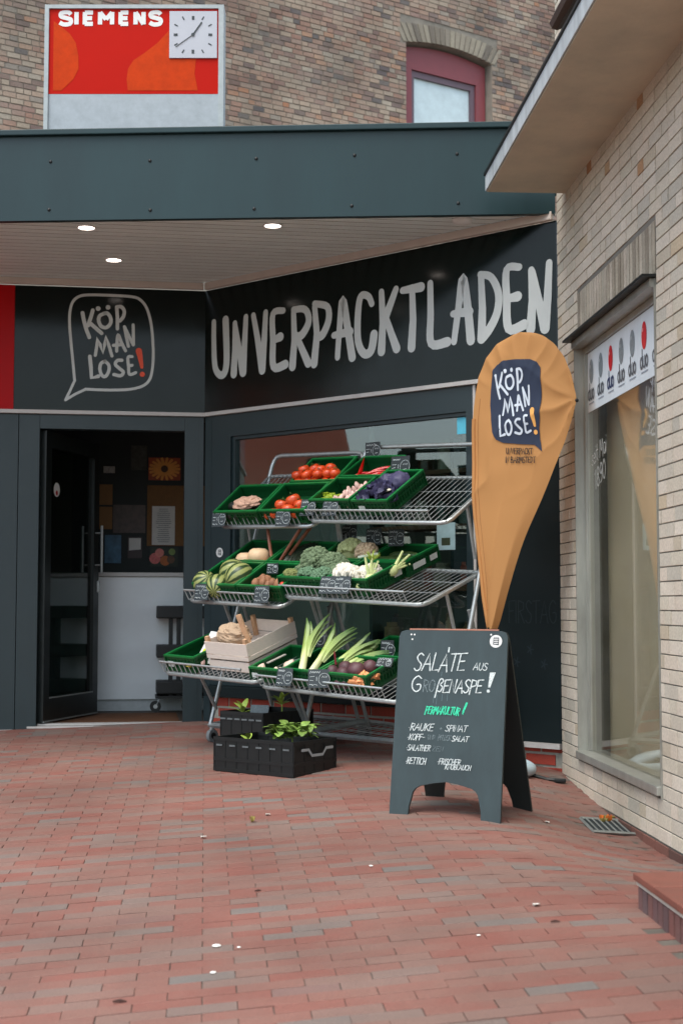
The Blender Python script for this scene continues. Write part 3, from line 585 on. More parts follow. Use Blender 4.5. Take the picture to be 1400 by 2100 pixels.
mb = MB().poly([(2.32, 2.22), (2.405, 2.22), (2.405, 2.33), (2.32, 2.33)], mf, -.041); tag(mb.build('wifi_sticker', mat('cyan_print', (90, 190, 215), .5), at=P2(2.36, 2.28, -.041)), 'light blue square sticker at the top of the window pane', 'sticker')
t = thing('hours_sign', P2(2.22, 1.57, -.041), 'small pale square sign with a screen on the window pane', 'sign')
MB().poly([(2.15, 1.46), (2.30, 1.46), (2.30, 1.64), (2.15, 1.64)], mf, -.041).build('sheet', mat('pale_blue_print', (170, 200, 205), .5), t)
MB().poly([(2.19, 1.49), (2.26, 1.49), (2.26, 1.54), (2.19, 1.54)], mf, -.040).build('screen', mat('dark_olive', (60, 70, 50), .5), t)

# ------------------------------------------------------------------ inside the shop
mb = MB(); fl = [P1(-5, .195, -.03), P1(.0, .195, -.03), P2(.03, .195, -.06), P2(3.1, .195, -.06), V((5, 11, .195)), V((5, 16.5, .195)), V((-6, 15.5, .195))]
mb.add(fl, [tuple(range(7))]); room = thing('shop_floor', P1(-.5, .195, -2), 'dark shop floor seen through the open door', 'floor', kind='structure'); mb.build('floor_covering', mat('shop_floor_cover', (84, 76, 68), .6), room)
mb = MB(); bx(mb, P1, -1.22, -.17, .197, .207, -1.12, -.12); tag(mb.build('door_mat', mat('coir_mat', (112, 72, 44), .95, 0, .2, 80, bump=.5, bscale=300), at=P1(-.7, .2, -.6)), 'brown coir mat just inside the door', 'mat')
wl = mat('inner_wall', (112, 116, 108), .9, 0, .12, 2)
mb = MB()
for a, b in ((V((5, 16.5, 0)), V((-6, 15.5, 0))), (V((5, 11, 0)), V((5, 16.5, 0))), (V((-6, 15.5, 0)), P1(-5, 0, -.03))):
    mb.add([a + Z * .19, b + Z * .19, b + Z * 3.0, a + Z * 3.0], [(0, 1, 2, 3)])
mb.build('inner_wall', wl, room)
mb = MB().add([p + Z * 2.75 for p in fl], [tuple(range(7))]); mb.build('inner_ceiling', mat('inner_ceiling', (150, 146, 140), .9), room)
ct = thing('shop_counter', P1(-.5, .2, -1.5), 'white shop counter behind the open door', 'counter')
mb = MB(); bx(mb, P1, -1.9, .6, .30, 1.335, -1.9, -1.42); mb.build('front', mat('counter_white', (226, 231, 233), .5, 0, .05, 3), ct)
mb = MB(); bx(mb, P1, -1.9, .6, .2, .30, -1.88, -1.45); mb.build('kick_board', mat('counter_kick', (170, 176, 178), .5), ct)
mb = MB(); bx(mb, P1, -1.92, .62, 1.338, 1.372, -1.92, -1.39, .004); mb.build('counter_top', white_trim, ct)
# pin wall behind the counter with pictures
pw = thing('pin_wall', P1(-.5, .2, -2.05), 'dark board wall full of pictures behind the counter', 'partition')
mb = MB(); bx(mb, P1, -2.4, .5, .2, 2.74, -2.1, -1.97); mb.build('board', mat('pin_dark', (26, 32, 32), .7, 0, .3, 9), pw)
def pic(name, t0, t1, z0, z1, m, label, cat='picture', extra=None, o=-1.965):
    t = thing(name, P1((t0 + t1) / 2, z0, o), label, cat)
    mb_ = MB(); bx(mb_, P1, t0, t1, z0, z1, o, o + .006); mb_.build('sheet', m, t)
    if extra: extra(t, o + .008)
    return t
mp = mapper(P1)
def flower(t, o):
    mb_ = MB()
    for k_ in range(18):
        a = k_ * .349; c_, s_ = math.cos(a), math.sin(a); mb_.stroke([(-.262 + c_ * .03, 2.312 + s_ * .025), (-.262 + c_ * .13, 2.312 + s_ * .093)], .024, mp, o + k_ * .0003)
    mb_.build('petals', mat('petal_print', (214, 142, 62), .6), t); MB().dot(-.262, 2.312, .032, mp, o + .008).build('flower_centre', mat('centre_print', (70, 44, 24), .6), t)
pic('flower_picture', -.403, -.12, 2.211, 2.413, mat('rust_print', (150, 66, 30), .6, 0, .3, 20), 'picture of a big orange daisy on the pin wall', extra=flower)
pic('cork_panel', -.413, .1, 1.622, 2.164, mat('cork', (112, 78, 42), .8, 0, .2, 40), 'plain brown panel behind the white notice', 'panel')
def lines(t0, t1, z0, z1, n, m):
    def f(t, o):
        mb_ = MB()
        for k_ in range(n):
            z_ = z1 - (z1 - z0) * (k_ + .5) / n; e = random.uniform(0, .25) * (t1 - t0); mb_.stroke([(t0 + e, z_), (t1 - e, z_)], .006, mp, o, caps=False)
        mb_.build('lines_of_print', m, t)
    return f
pic('notice_sheet', -.369, -.167, 1.63, 1.977, white_trim, 'white notice with many centred lines on the brown panel', 'notice', lines(-.345, -.19, 1.65, 1.96, 17, mat('grey_ink', (120, 124, 122), .8)), o=-1.952)
pic('blue_picture', -.782, -.639, 1.467, 1.717, mat('blue_print_sheet', (62, 98, 124), .6, 0, .5, 12), 'small blue picture low on the pin wall')
pic('framed_card', -.581, -.455, 1.511, 1.701, mat('card_dark', (60, 48, 50), .6), 'small card with a pale top on the pin wall', 'card', lambda t, o: MB().poly([(-.57, 1.58), (-.466, 1.59), (-.466, 1.69), (-.57, 1.69)], mp, o).build('pale_print', white_trim, t))
def fruit(t, o):
    for k_, (x_, z_, r_, c_) in enumerate([(-.34, 1.51, .05, (196, 100, 96)), (-.30, 1.56, .04, (206, 120, 110)), (-.25, 1.49, .045, (170, 92, 40)), (-.19, 1.57, .03, (110, 130, 70)), (-.20, 1.5, .035, (90, 60, 40))]): MB().dot(x_, z_, r_, mp, o + k_ * .0004).build('fruit_print', mat('fruit_print_%d' % c_[0], c_, .6, 0, .3, 40), t)
pic('fruit_picture', -.383, -.136, 1.438, 1.611, mat('dark_green_print', (34, 42, 32), .6, 0, .4, 20), 'picture of pink and orange fruit under the brown panel', extra=fruit)
pic('kraft_note', -.851, -.719, 1.985, 2.167, mat('kraft_paper', (128, 92, 56), .8), 'upper brown kraft card beside the door handle', 'card')
pic('kraft_note', -.851, -.719, 1.769, 1.968, mat('kraft_paper', (128, 92, 56), .8), 'lower brown kraft card beside the door handle', 'card')
pic('grape_picture', -.712, -.427, 1.737, 1.986, mat('mauve_print', (98, 88, 84), .6, 0, .6, 14, col2=(54, 36, 34)), 'mottled grey and maroon picture in the middle of the pin wall')
pic('pale_label', -.80, -.70, 2.27, 2.33, mat('grey_label', (150, 146, 142), .6, 0, .4, 60), 'small pale label high on the pin wall', 'label')
pic('plant_picture', -.56, -.42, 2.30, 2.52, mat('plant_print', (70, 66, 58), .6, 0, .8, 25, col2=(40, 50, 44)), 'dim mottled plant picture top middle of the pin wall')
# black trolley
tr = thing('trolley', P1(-.2, .21, -1.3), 'black three tier trolley on castors before the counter', 'trolley')
for z0, z1 in ((.985, 1.09), (.66, .765), (.36, .467)):
    mb = MB(); bx(mb, P1, -.335, .15, z0, z1, -1.38, -1.08, .01); mb.build('tray', black_pl, tr)
for x in (-.235, -.17):
    mb = MB(); bx(mb, P1, x, x + .035, .33, 1.0, -1.16, -1.13); mb.build('upright', black_pl, tr)
mb = MB(); bx(mb, P1, -.34, .15, .325, .345, -1.38, -1.08); mb.build('base', black_pl, tr)
for x in (-.34, -.08):
    mb = MB(); mb.tube([P1(x, .26, -1.12), P1(x, .26, -1.09)], .047, 14); wh = mb.build('wheel', black_pl, tr, True); MB().tube([P1(x, .26, -1.088), P1(x, .26, -1.083)], .018, 10).build('hub', steel, wh); MB().tube([P1(x, .26, -1.1), P1(x + .04, .33, -1.1)], .012, 6).build('fork', steel, wh)
# shelving seen through the display window
sh = thing('wall_shelving', V((.4, 11.6, .2)), 'grey shelving of jars and boxes inside the window', 'shelf')
def PW_(u, z, o=0.): return P2(u, z, o - .75)
mb = MB(); bx(mb, PW_, -.6, 1.0, .2, 2.6, -.06, 0); mb.build('grey_panel', mat('grey_panel', (120, 126, 116), .8, 0, .1, 3), sh)
for z in (.75, 1.2, 1.65, 2.05):
    mb = MB(); bx(mb, PW_, 1.0, 3.2, z, z + .03, -.3, .0); mb.build('shelf_board', mat('shelf_wood', (120, 84, 60), .6), sh)
for u in (1.0, 1.75, 2.5, 3.2):
    mb = MB(); bx(mb, PW_, u, u + .03, .2, 2.3, -.31, -.0); mb.build('upright', anthracite, sh)
cols = [(150, 120, 86), (96, 60, 44), (170, 160, 140), (70, 80, 70), (150, 70, 50), (120, 130, 120)]
for z in (.78, 1.23, 1.68, 2.08):
    u = 1.06
    while u < 3.1:
        h = random.uniform(.12, .27); wd = random.uniform(.07, .14)
        mb = MB(); c = PW_(u + wd / 2, z, -.12); mb.tube([c + Z * .002, c + Z * h * .8, c + Z * h * .86, c + Z * h], [wd / 2, wd / 2, wd * .36, wd * .36], 10)
        k = random.randrange(6); j = mb.build('storage_jar', mat('jar_%d' % k, cols[k], .3), None, True, at=c); tag(j, 'storage jar standing on the shelving behind the window pane', 'jar', 'jars on the indoor shelving'); u += wd + random.uniform(.02, .12)

# ------------------------------------------------------------------ clock sign on the canopy roof
cs = thing('clock_sign', (-1.38, 9.25, 4.1), 'red and white roof sign with a square clock', 'sign')
def PC(x, z, o=0.): return V((x, 9.25 - o, z))
mb = MB(); bx(mb, PC, -1.975, -.783, 4.08, 5.093, -.14, -.01); mb.build('cabinet', mat('sign_grey', (176, 186, 190), .5), cs)
mb = MB(); bx(mb, PC, -1.975, -1.947, 4.08, 5.093, -.01, .015); bx(mb, PC, -.818, -.783, 4.08, 5.093, -.01, .015); bx(mb, PC, -1.947, -.818, 5.068, 5.093, -.01, .015); mb.build('frame', mat('sign_frame', (166, 174, 176), .45), cs)
mb = MB(); bx(mb, PC, -1.946, -.819, 4.08, 4.488, -.012, .0); mb.build('lower_panel', mat('sign_pale', (160, 168, 174), .45), cs)
mb = MB(); bx(mb, PC, -1.946, -.819, 4.489, 5.067, -.012, .001); rp = mb.build('red_panel', mat('sign_red', (186, 22, 6), .5, 0, .03, 4, spec=.1), cs)
mc = mapper(PC); ora = mat('sign_orange', (194, 60, 12), .5, spec=.1)
def crop_c(x, y): return (-1.985 + x * (1.2 / 1400) * 1.032, 5.118 - y * (.885 / 969) * .965)
for P in ([(76, 150), (130, 190), (200, 250), (245, 320), (265, 420), (268, 520), (230, 600), (140, 688), (78, 688)], [(945, 225), (860, 320), (760, 400), (680, 455), (640, 520), (630, 600), (640, 688), (1165, 688), (1140, 560), (1150, 445), (952, 445)]):
    MB().poly([crop_c(*q) for q in P], mc, .0025).build('orange_shape', ora, rp)
mb = MB(); FB_ = {'S': [[(.5, .8), (.38, .98), (.1, .92), (.08, .65), (.28, .53), (.5, .38), (.46, .06), (.2, .0), (.02, .16)]], 'I': [[(.1, 0), (.1, 1)]], 'E': [[(.1, 0), (.1, 1)], [(.1, .96), (.5, .96)], [(.1, .5), (.46, .5)], [(.1, .04), (.5, .04)]], 'M': [[(.1, 0), (.1, 1)], [(.1, .98), (.36, .4)], [(.36, .4), (.62, .98)], [(.62, 0), (.62, 1)]], 'N': [[(.1, 0), (.1, 1)], [(.1, .98), (.5, .02)], [(.5, 0), (.5, 1)]]}
for ch, x0, x1 in (('S', 118, 212), ('I', 234, 262), ('E', 296, 378), ('M', 408, 534), ('E', 566, 644), ('N', 678, 768), ('S', 796, 888)):
    a, b = crop_c(x0, 186), crop_c(x1, 72); h = b[1] - a[1]; W_ = b[0] - a[0]; ext = {'S': (0, .54), 'I': (0, .2), 'E': (0, .54), 'M': (0, .72), 'N': (0, .6)}[ch][1]; mb = MB()
    for q, s_ in enumerate(FB_[ch]): mb.stroke([(a[0] + x_ / ext * W_, a[1] + .008 + y_ * (h - .016)) for x_, y_ in s_], .029, mc, .003 + q * .0003, smooth=ch == 'S', caps=False)
    mb.build('letter', white_pt, rp)
a, b = crop_c(950, 440), crop_c(1308, 78); ccx, ccz = crop_c(1128, 262)
mb = MB(); bx(mb, PC, a[0], b[0], a[1], b[1], .002, .012); cf = mb.build('clock_face', mat('clock_white', (182, 184, 192), .4, 0, .04, 4), cs)
R_c = .128
for k in range(12):
    an = math.pi / 2 - k * math.pi / 6; r1 = R_c * (1.0 if k % 3 == 0 else 1.12); r0 = r1 - .026; big = k % 3 == 0
    MB().stroke([(ccx + r0 * math.cos(an), ccz + r0 * math.sin(an)), (ccx + r1 * math.cos(an), ccz + r1 * math.sin(an))], .017 if big else .008, mc, .014, caps=False).build('hour_mark', slate, cf)
for (x, y, wd, nm) in ((1192, 168, .010, 'hour_hand'), (1000, 356, .006, 'minute_hand')):
    p = crop_c(x, y); MB().stroke([(ccx, ccz), p], wd, mc, .016).build(nm, slate, cf)
MB().dot(ccx, ccz, .012, mc, .018).build('hub', slate, cf)

# ------------------------------------------------------------------ old brick house behind the canopy
D4 = V((.838, .546, 0)).normalized(); N4 = V((.546, -.838, 0)).normalized(); O4 = V((1.381, 19.7, 0))
def P4(t, z, o=0.): return O4 + D4 * t + N4 * o + Z * z
ob = thing('old_brick_house', P4(-2, 0), 'weathered brown brick house rising behind the canopy', 'house')
OW = (-.575, .955, 6.6, 8.93)
mb = MB()
for a0, a1, z0, z1 in ((-9, OW[0], 0, 12), (OW[1], 5, 0, 12), (OW[0], OW[1], 0, OW[2]), (OW[0], OW[1], 9.1, 12)): bx(mb, P4, a0, a1, z0, z1, -.3, 0)
ow = mb.build('wall', mortar_old, ob)
lay(courses(-8.98, 4.9, 6.0, 11.85, .068, [.165, .165, .165, .1], [(OW[0] - .1, OW[1] + .1, 8.93, 9.32), OW], .011), P4, ow, old_br, .01, jit=.004)
cx, wv = (OW[0] + OW[1]) / 2, OW[1] - OW[0]
ar = []; me_v = None
def arch(t): return 8.95 + .09 * (1 - ((t - cx) / (wv / 2)) ** 2)
vm = masonry('arch_brick', [(0, (146, 136, 122)), (.5, (162, 152, 134)), (.85, (124, 114, 102)), (1, (92, 88, 84))], .9, (120, 112, 100), .5, .6, 60)
for k in range(20):
    t_ = OW[0] - .06 + (wv + .12) * (k + .5) / 20; z0 = arch(max(OW[0], min(OW[1], t_)))
    mb = MB(); lean = (t_ - cx) * .18
    P = [P4(t_ - .034, z0, o) for o in (-.05, .012)] + [P4(t_ + .034, z0, o) for o in (-.05, .012)] + [P4(t_ + lean - .034, z0 + .24, o) for o in (-.05, .012)] + [P4(t_ + lean + .034, z0 + .24, o) for o in (-.05, .012)]
    mb.add(P, [(0, 1, 3, 2), (4, 6, 7, 5), (0, 2, 6, 4), (1, 5, 7, 3), (0, 4, 5, 1), (2, 3, 7, 6)]); mb.build('arch_brick', vm, ow)
mb = MB(); pol = [(OW[0] - .2, 9.5), (OW[1] + .2, 9.5)] + [(OW[1] + .2, 8.9)] + [(OW[1] - wv * k / 12, arch(OW[1] - wv * k / 12)) for k in range(13)] + [(OW[0] - .2, 8.9)]
mb.prism(pol, -.28, -.004, mapper(P4)); mb.build('lintel_fill', mortar_old, ow)
maroon = mat('maroon_paint', (136, 66, 70), .45, 0, .08, 8); mauve = mat('mauve_paint', (104, 84, 92), .45, 0, .08, 8)
wi = thing('arched_window', P4(cx, 6.6), None, None); wi.parent = ob; wi.location = ORG[wi.name] - ORG[ob.name]
mb = MB(); FO = -.13
top_ = [(OW[1] - .02 - (wv - .04) * k / 12, arch(OW[1] - .02 - (wv - .04) * k / 12) - .03) for k in range(13)]
mb.prism([(OW[0] + .02, 8.64), (OW[1] - .02, 8.64)] + top_, FO - .07, FO, mapper(P4)); bx(mb, P4, OW[0] + .02, OW[0] + .19, 6.6, 8.639, FO - .07, FO); bx(mb, P4, OW[1] - .19, OW[1] - .02, 6.6, 8.639, FO - .07, FO); mb.build('frame', maroon, wi)
mb = MB(); bx(mb, P4, OW[0] + .191, OW[0] + .25, 6.6, 8.638, FO - .09, FO - .03); bx(mb, P4, OW[1] - .27, OW[1] - .191, 6.6, 8.638, FO - .09, FO - .03); bx(mb, P4, OW[0] + .25, OW[1] - .27, 8.55, 8.638, FO - .09, FO - .03); mb.build('sash', mauve, wi)
mb = MB(); bx(mb, P4, OW[0] + .25, OW[1] - .27, 6.6, 8.55, FO - .075, FO - .07); mb.build('pane', mat('frosted_pane', (206, 222, 224), .35, 0, .12, 6), wi)
mb = MB(); bx(mb, P4, -9.2, 5.2, 11.9, 12.1, -5, .3); mb.build('roof', mat('roof_dark', (70, 60, 56), .8), ob)

# ------------------------------------------------------------------ vegetable racks
def frame_of(u0, L_, zl, zr, v, tilt):
    a = C0 + U2 * u0 + N2 * v + Z * zl; b = C0 + U2 * (u0 + L_) + N2 * v + Z * zr; ex = (b - a).normalized(); t_ = math.radians(tilt)
    bk = -N2 * math.cos(t_) + Z * math.sin(t_); ey = (bk - ex * bk.dot(ex)).normalized(); return a, ex, ey, ex.cross(ey)
TR = {'LT': (frame_of(.82, .86, 1.64, 1.615, .66, 38), .86, .62), 'LM': (frame_of(.82, .86, 1.135, 1.094, .95, 29), .86, .64), 'LB': (frame_of(.83, .84, .665, .629, 1.17, 18), .84, .60),
      'RT': (frame_of(1.665, 1.1, 1.647, 1.596, .69, 31), 1.1, .60), 'RM': (frame_of(1.665, 1.1, 1.158, 1.106, .93, 19), 1.1, .62), 'RB': (frame_of(1.675, 1.1, .603, .553, 1.15, 19), 1.1, .62)}
def TP(k, x, y, h): a, ex, ey, ez = TR[k][0]; return a + ex * x + ey * y + ez * h
def rack(u0, L_, trays, label, sl):
    r_ = thing('display_rack', P2(u0 + L_ / 2, gz(*P2(u0 + L_ / 2, 0, .5).xy), .5), label, 'rack', 'vegetable racks before the window')
    zz = lambda u, z: z - sl * (u - u0)
    for k in trays:
        _, W_, Dp = TR[k]; tray = thing('tray', TP(k, 0, 0, 0), None, None); tray.parent = r_; tray.location = ORG[tray.name] - ORG[r_.name]
        q = lambda x, y, h: TP(k, x, y, h)
        mb_ = MB(); e = .05
        loop = [q(0, Dp, -.012), q(0, e, -.012), q(e * .3, e * .3, -.012), q(e, 0, -.012), q(W_ - e, 0, -.012), q(W_ - e * .3, e * .3, -.012), q(W_, e, -.012), q(W_, Dp, -.012)]
        mb_.tube(loop, .0135, 8, closed=True); mb_.build('tray_frame', steel, tray, True)
        mb_ = MB(); n_ = int(W_ / .042)
        for i in range(n_ + 1): x = .012 + (W_ - .024) * i / n_; mb_.tube([q(x, .0, 0), q(x, Dp, 0)], .0025, 5)
        for y in (.2, .4, Dp - .01): mb_.tube([q(.0, y, -.006), q(W_, y, -.006)], .003, 5)
        mb_.build('wire_grid', steel, tray, True)
        lp = lambda x: q(x, 0, 0) + Z * .062 + N2 * .024
        mb_ = MB(); mb_.tube([lp(-.02), lp(W_ - .12)], .0075, 6)
        for i in range(n_ - 1): x = (W_ - .12) * i / (n_ - 2); mb_.tube([lp(x - .012), q(x + .006, .0, -.004)], .0034, 5)
        mb_.build('front_lip', steel, tray, True)
        for x in (0.02, W_ - .02):
            mb_ = MB(); c = q(x, Dp * .42, -.03); v_ = (c - C0).dot(N2); leg_v = .78 - (c.z - .28 - .33) * .337; u_ = (c - C0).dot(U2)
            tgt = P2(u_, c.z - .32, .75 - (c.z - .32 - .28) * .337)
            mb_.tube([c, tgt], .012, 6); mb_.build('bracket', steel_dull, tray)
    v0, v1 = .75, .12; zt = 2.165
    mb_ = MB(); c = .07; uA, uB = u0 + .01, u0 + L_ + (.03 if L_ > 1 else -.01)
    pt = lambda u, s_: P2(u, zz(u, .28 + (zt - .28) * s_), v0 + (v1 - v0) * s_)
    mb_.tube([pt(uA, 0), pt(uA, .5), pt(uA, .955), pt(uA + .01, .98), pt(uA + .03, .995), pt(uA + .07, 1), pt(uB - .07, 1), pt(uB - .03, .995), pt(uB - .01, .98), pt(uB, .955), pt(uB, .5), pt(uB, 0)], .0145, 10); mb_.build('hoop', steel, r_, True)
    for u in (uA + .03, uB - .03):
        mb_ = MB(); mb_.tube([P2(u, zz(u, 1.12), .47), P2(u, zz(u, .27), .12)], .013, 8); mb_.build('rear_leg', steel_dull, r_, True)
    g0 = .255
    mb_ = MB(); z = lambda u, v: gz(*P2(u, 0, v).xy) + .115
    for v in (v0, .12): a_, b_ = P2(u0, z(u0, v), v), P2(u0 + L_, z(u0 + L_, v), v); mb_.tube([a_, b_], .017, 4)
    for u in (u0, u0 + L_): mb_.tube([P2(u, z(u, v0), v0), P2(u, z(u, .12), .12)], .017, 4)
    n_ = int(L_ / .06)
    for i in range(1, n_): u = u0 + L_ * i / n_; mb_.tube([P2(u, z(u, v0), v0), P2(u, z(u, .12), .12)], .003, 5)
    for v in (.3, .5): mb_.tube([P2(u0, z(u0, v), v), P2(u0 + L_, z(u0 + L_, v), v)], .004, 5)
    mb_.build('base_frame', steel_dull, r_)
    for u in (u0 + .02, u0 + L_ - .02):
        for v in (v0 - .01, .14):
            g = gz(*P2(u, 0, v).xy); cs_ = MB(); cs_.tube([P2(u - .014, g + .045, v), P2(u + .014, g + .045, v)], .043, 16); w_ = cs_.build('castor', mat('grey_rubber', (120, 126, 128), .6), r_, True)
            MB().tube([P2(u - .017, g + .045, v), P2(u + .017, g + .045, v)], .022, 10).build('hub', black_pl, w_); MB().tube([P2(u, g + .07, v), P2(u, g + .11, v)], .016, 8).build('fork', steel, w_)
    return r_
rack(.82, .86, ('LT', 'LM', 'LB'), 'narrower folding metal rack nearer the shop door', .04)
rack(1.665, 1.1, ('RT', 'RM', 'RB'), 'wider folding metal rack with bare wire shelves beside the flag', .047)

# ------------------------------------------------------------------ crates
def crate(k, x0, x1, y0, y1, label, h=.11, sticker=None, group='green crates on the racks', base=.006):
    t = thing('produce_crate', TP(k, (x0 + x1) / 2, (y0 + y1) / 2, base), label, 'crate', group)
    q = lambda x, y, z: TP(k, x, y, z + base)
    fl_ = .012; mb_ = MB(); x0 += .002; x1 -= .002; y0 += .002; y1 -= .002
    def wall_(a, b, inn):   # a,b corner (x,y); inn inward unit
        for z0_, z1_, th in ((0, .022, .008), (h * .52, h * .62, .007), (h - .03, h - .012, .006)):
            P = [q(*p, z) for z in (z0_, z1_) for p in ((a[0] + inn[0] * .006, a[1] + inn[1] * .006), (b[0] + inn[0] * .006, b[1] + inn[1] * .006), (b[0] + inn[0] * (.006 + th), b[1] + inn[1] * (.006 + th)), (a[0] + inn[0] * (.006 + th), a[1] + inn[1] * (.006 + th)))]
            mb_.add(P, [(0, 1, 2, 3), (4, 5, 6, 7), (0, 1, 5, 4), (2, 3, 7, 6), (1, 2, 6, 5), (3, 0, 4, 7)])
        P = [q(*p, z) for z in (.001, h - .012) for p in ((a[0] + inn[0] * .013, a[1] + inn[1] * .013), (b[0] + inn[0] * .013, b[1] + inn[1] * .013))]
        mb_.add(P, [(0, 1, 3, 2)])
        ln = math.hypot(b[0] - a[0], b[1] - a[1]); n_ = max(4, int(ln / .028))
        for i in range(n_ + 1):
            f = i / n_; c = (a[0] + (b[0] - a[0]) * f, a[1] + (b[1] - a[1]) * f); dx = ((b[0] - a[0]) / ln * .003, (b[1] - a[1]) / ln * .003)
            P = [q(c[0] + s1 * dx[0] + inn[0] * o, c[1] + s1 * dx[1] + inn[1] * o, z) for z in (.0, h - .012) for s1, o in ((-1, .004), (1, .004), (1, .013), (-1, .013))]
            mb_.add(P, [(0, 1, 5, 4), (1, 2, 6, 5), (3, 0, 4, 7)])
    wall_((x0, y0), (x1, y0), (0, 1)); wall_((x1, y0), (x1, y1), (-1, 0)); wall_((x1, y1), (x0, y1), (0, -1)); wall_((x0, y1), (x0, y0), (1, 0))
    mb_.add([q(x0 + .01, y0 + .01, .006), q(x1 - .01, y0 + .01, .006), q(x1 - .01, y1 - .01, .006), q(x0 + .01, y1 - .01, .006)], [(0, 1, 2, 3)])
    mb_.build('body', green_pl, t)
    mb_ = MB(); rw = .017
    for (a0, a1, b0, b1) in ((x0, x1, y0, y0 + rw), (x0, x1, y1 - rw, y1), (x0, x0 + rw, y0 + rw, y1 - rw), (x1 - rw, x1, y0 + rw, y1 - rw)):
        P = [q(a, b, z) for a in (a0, a1) for b in (b0, b1) for z in (h - .012, h)]; mb_.add(P, [(0, 1, 3, 2), (4, 6, 7, 5), (0, 4, 5, 1), (2, 3, 7, 6), (0, 2, 6, 4), (1, 5, 7, 3)])
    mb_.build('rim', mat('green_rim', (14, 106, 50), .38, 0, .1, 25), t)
    if sticker:
        for s_ in sticker:
            side, f, wd_ = s_; z0_, z1_ = h * .28, h * .62
            if side == 'front': P = [q(x0 + f + a, y0 + .001, z) for z in (z0_, z1_) for a in (0, wd_)]
            else: P = [q(x1 - .001, y0 + f + a, z) for z in (z0_, z1_) for a in (0, wd_)]
            MB().add(P, [(0, 1, 3, 2)]).build('paper_label', mat('crate_label', (200, 206, 200), .7, 0, .3, 200), t)
    return t
CR = {}
for key, args in {'avocado': ('LT', .0, .412, .0, .33, 'green crate of dark avocados, lower outer corner of the narrower rack top tray'),
 'apple': ('LT', .416, .83, .005, .335, 'green crate of large red orange tomatoes on the narrower rack top tray front'),
 'tomato': ('LT', .45, .86, .345, .64, 'green crate of ripe tomatoes, rear row of the narrower rack top tray'),
 'pepper': ('RT', -.01, .335, .06, .385, 'green crate of small green peppers and shallots'),
 'chili': ('RT', .0, .36, .395, .70, 'green crate of long red chilies at the back of the top tray'),
 'cabbage': ('RT', .352, .65, .05, .48, 'green crate of purple cabbage leaves beside the bare wire shelf'),
 'melon': ('LM', .06, .462, .02, .345, 'green crate of striped watermelons'),
 'potato': ('LM', .466, .86, .025, .35, 'green crate of brown potatoes beside the watermelons'),
 'squash': ('LM', .07, .466, .352, .66, 'green crate of pale round squashes behind the watermelons'),
 'aubergine': ('LM', .472, .87, .356, .66, 'green crate of dark vegetables behind the potatoes'),
 'broccoli': ('RM', -.06, .345, .03, .405, 'green crate heaped with broccoli heads'),
 'fennel': ('RM', .352, .662, .045, .415, 'green crate of white cauliflower and fennel'),
 'kohlrabi': ('RM', .0, .325, .415, .76, 'green crate of pale cauliflowers behind the broccoli'),
 'cucumber': ('RM', .332, .69, .42, .77, 'green crate of dark cucumbers with a white label, back of the middle tray'),
 'onion': ('LB', .02, .30, .0, .44, 'almost empty green crate at the outer end of the lowest tray'),
 'garlic': ('RB', -.11, .175, .03, .44, 'green crate with a few garlic bulbs next to the wooden box'),
 'leek': ('RB', .182, .458, .03, .39, 'green crate of long leeks on the lowest tray'),
 'beet': ('RB', .465, .845, .03, .33, 'green crate of dark red beetroots on the lowest tray'),
 'carrot': ('RB', .52, .86, .345, .68, 'green crate of carrots behind the beetroots')}.items():
    st = {'pepper': [('front', .2, .05)], 'cabbage': [('front', .05, .05)], 'cucumber': [('side', .06, .13), ('side', .24, .08)], 'fennel': [('side', .27, .08), ('front', .02, .04)], 'onion': [('front', .03, .05)], 'garlic': [('front', .02, .05)]}.get(key)
    CR[key] = (args, crate(*args, h=.095 if key == 'garlic' else .11, sticker=st))

# ------------------------------------------------------------------ produce
def rot(): return Matrix.Rotation(random.uniform(0, 6.3), 3, 'Z') @ Matrix.Rotation(random.uniform(-.6, .6), 3, 'X')
def put(name, me, key, fx, fy, h, label, cat, group=None, s_=1., R3=None, align=False):
    k, x0, x1, y0, y1 = CR[key][0][:5]; p = TP(k, x0 + (x1 - x0) * fx, y0 + (y1 - y0) * fy, h + .012)
    R_3 = R3 if R3 is not None else rot()
    if align: a, ex, ey, ez = TR[k][0]; R_3 = Matrix((ex, ey, ez)).transposed() @ R_3
    M = Matrix.Translation(p) @ (R_3.to_4x4()) @ Matrix.Scale(s_, 4)
    o = inst(name, me, M); return tag(o, label, cat, group)
def calyx(o, r_):
    c = bpy.data.objects.new('calyx', CALYX); COL.objects.link(c); c.parent = o; c.location = (0, 0, r_)
def pmesh(name, m, fn, smooth=True): mb_ = MB(); fn(mb_); return mb_.mesh(name, m, smooth)
def tomato_warp(p, q): a = math.atan2(p.y, p.x); f = 1 + .035 * math.cos(5 * a) * (1 - abs(p.z)); d = -.25 * math.exp(-((1 - p.z) * 6) ** 2) * .04; return V((q.x * f, q.y * f, q.z + d))
red_t = mat('tomato_skin', (206, 44, 20), .22, 0, .2, 30, rnd=.2, col2=(224, 96, 40)); red_o = mat('orange_tomato_skin', (202, 46, 20), .25, 0, .15, 25, rnd=.18, col2=(216, 104, 52))
def tom(mb_): mb_.ball((0, 0, 0), (.042, .042, .035), None, 14, 9, tomato_warp)
m_t, m_o = pmesh('tomato', red_t, tom), pmesh('tomato', red_o, tom)
def star(mb_):
    for k in range(5): a = k * 1.257; mb_.add([(0, 0, .002), (.008 * math.cos(a + .5), .008 * math.sin(a + .5), .002), (.02 * math.cos(a), .02 * math.sin(a), -.001), (.008 * math.cos(a - .5), .008 * math.sin(a - .5), .002)], [(0, 1, 2, 3)])
    mb_.tube([(0, 0, 0), (.002, 0, .012)], [.003, .002], 5)
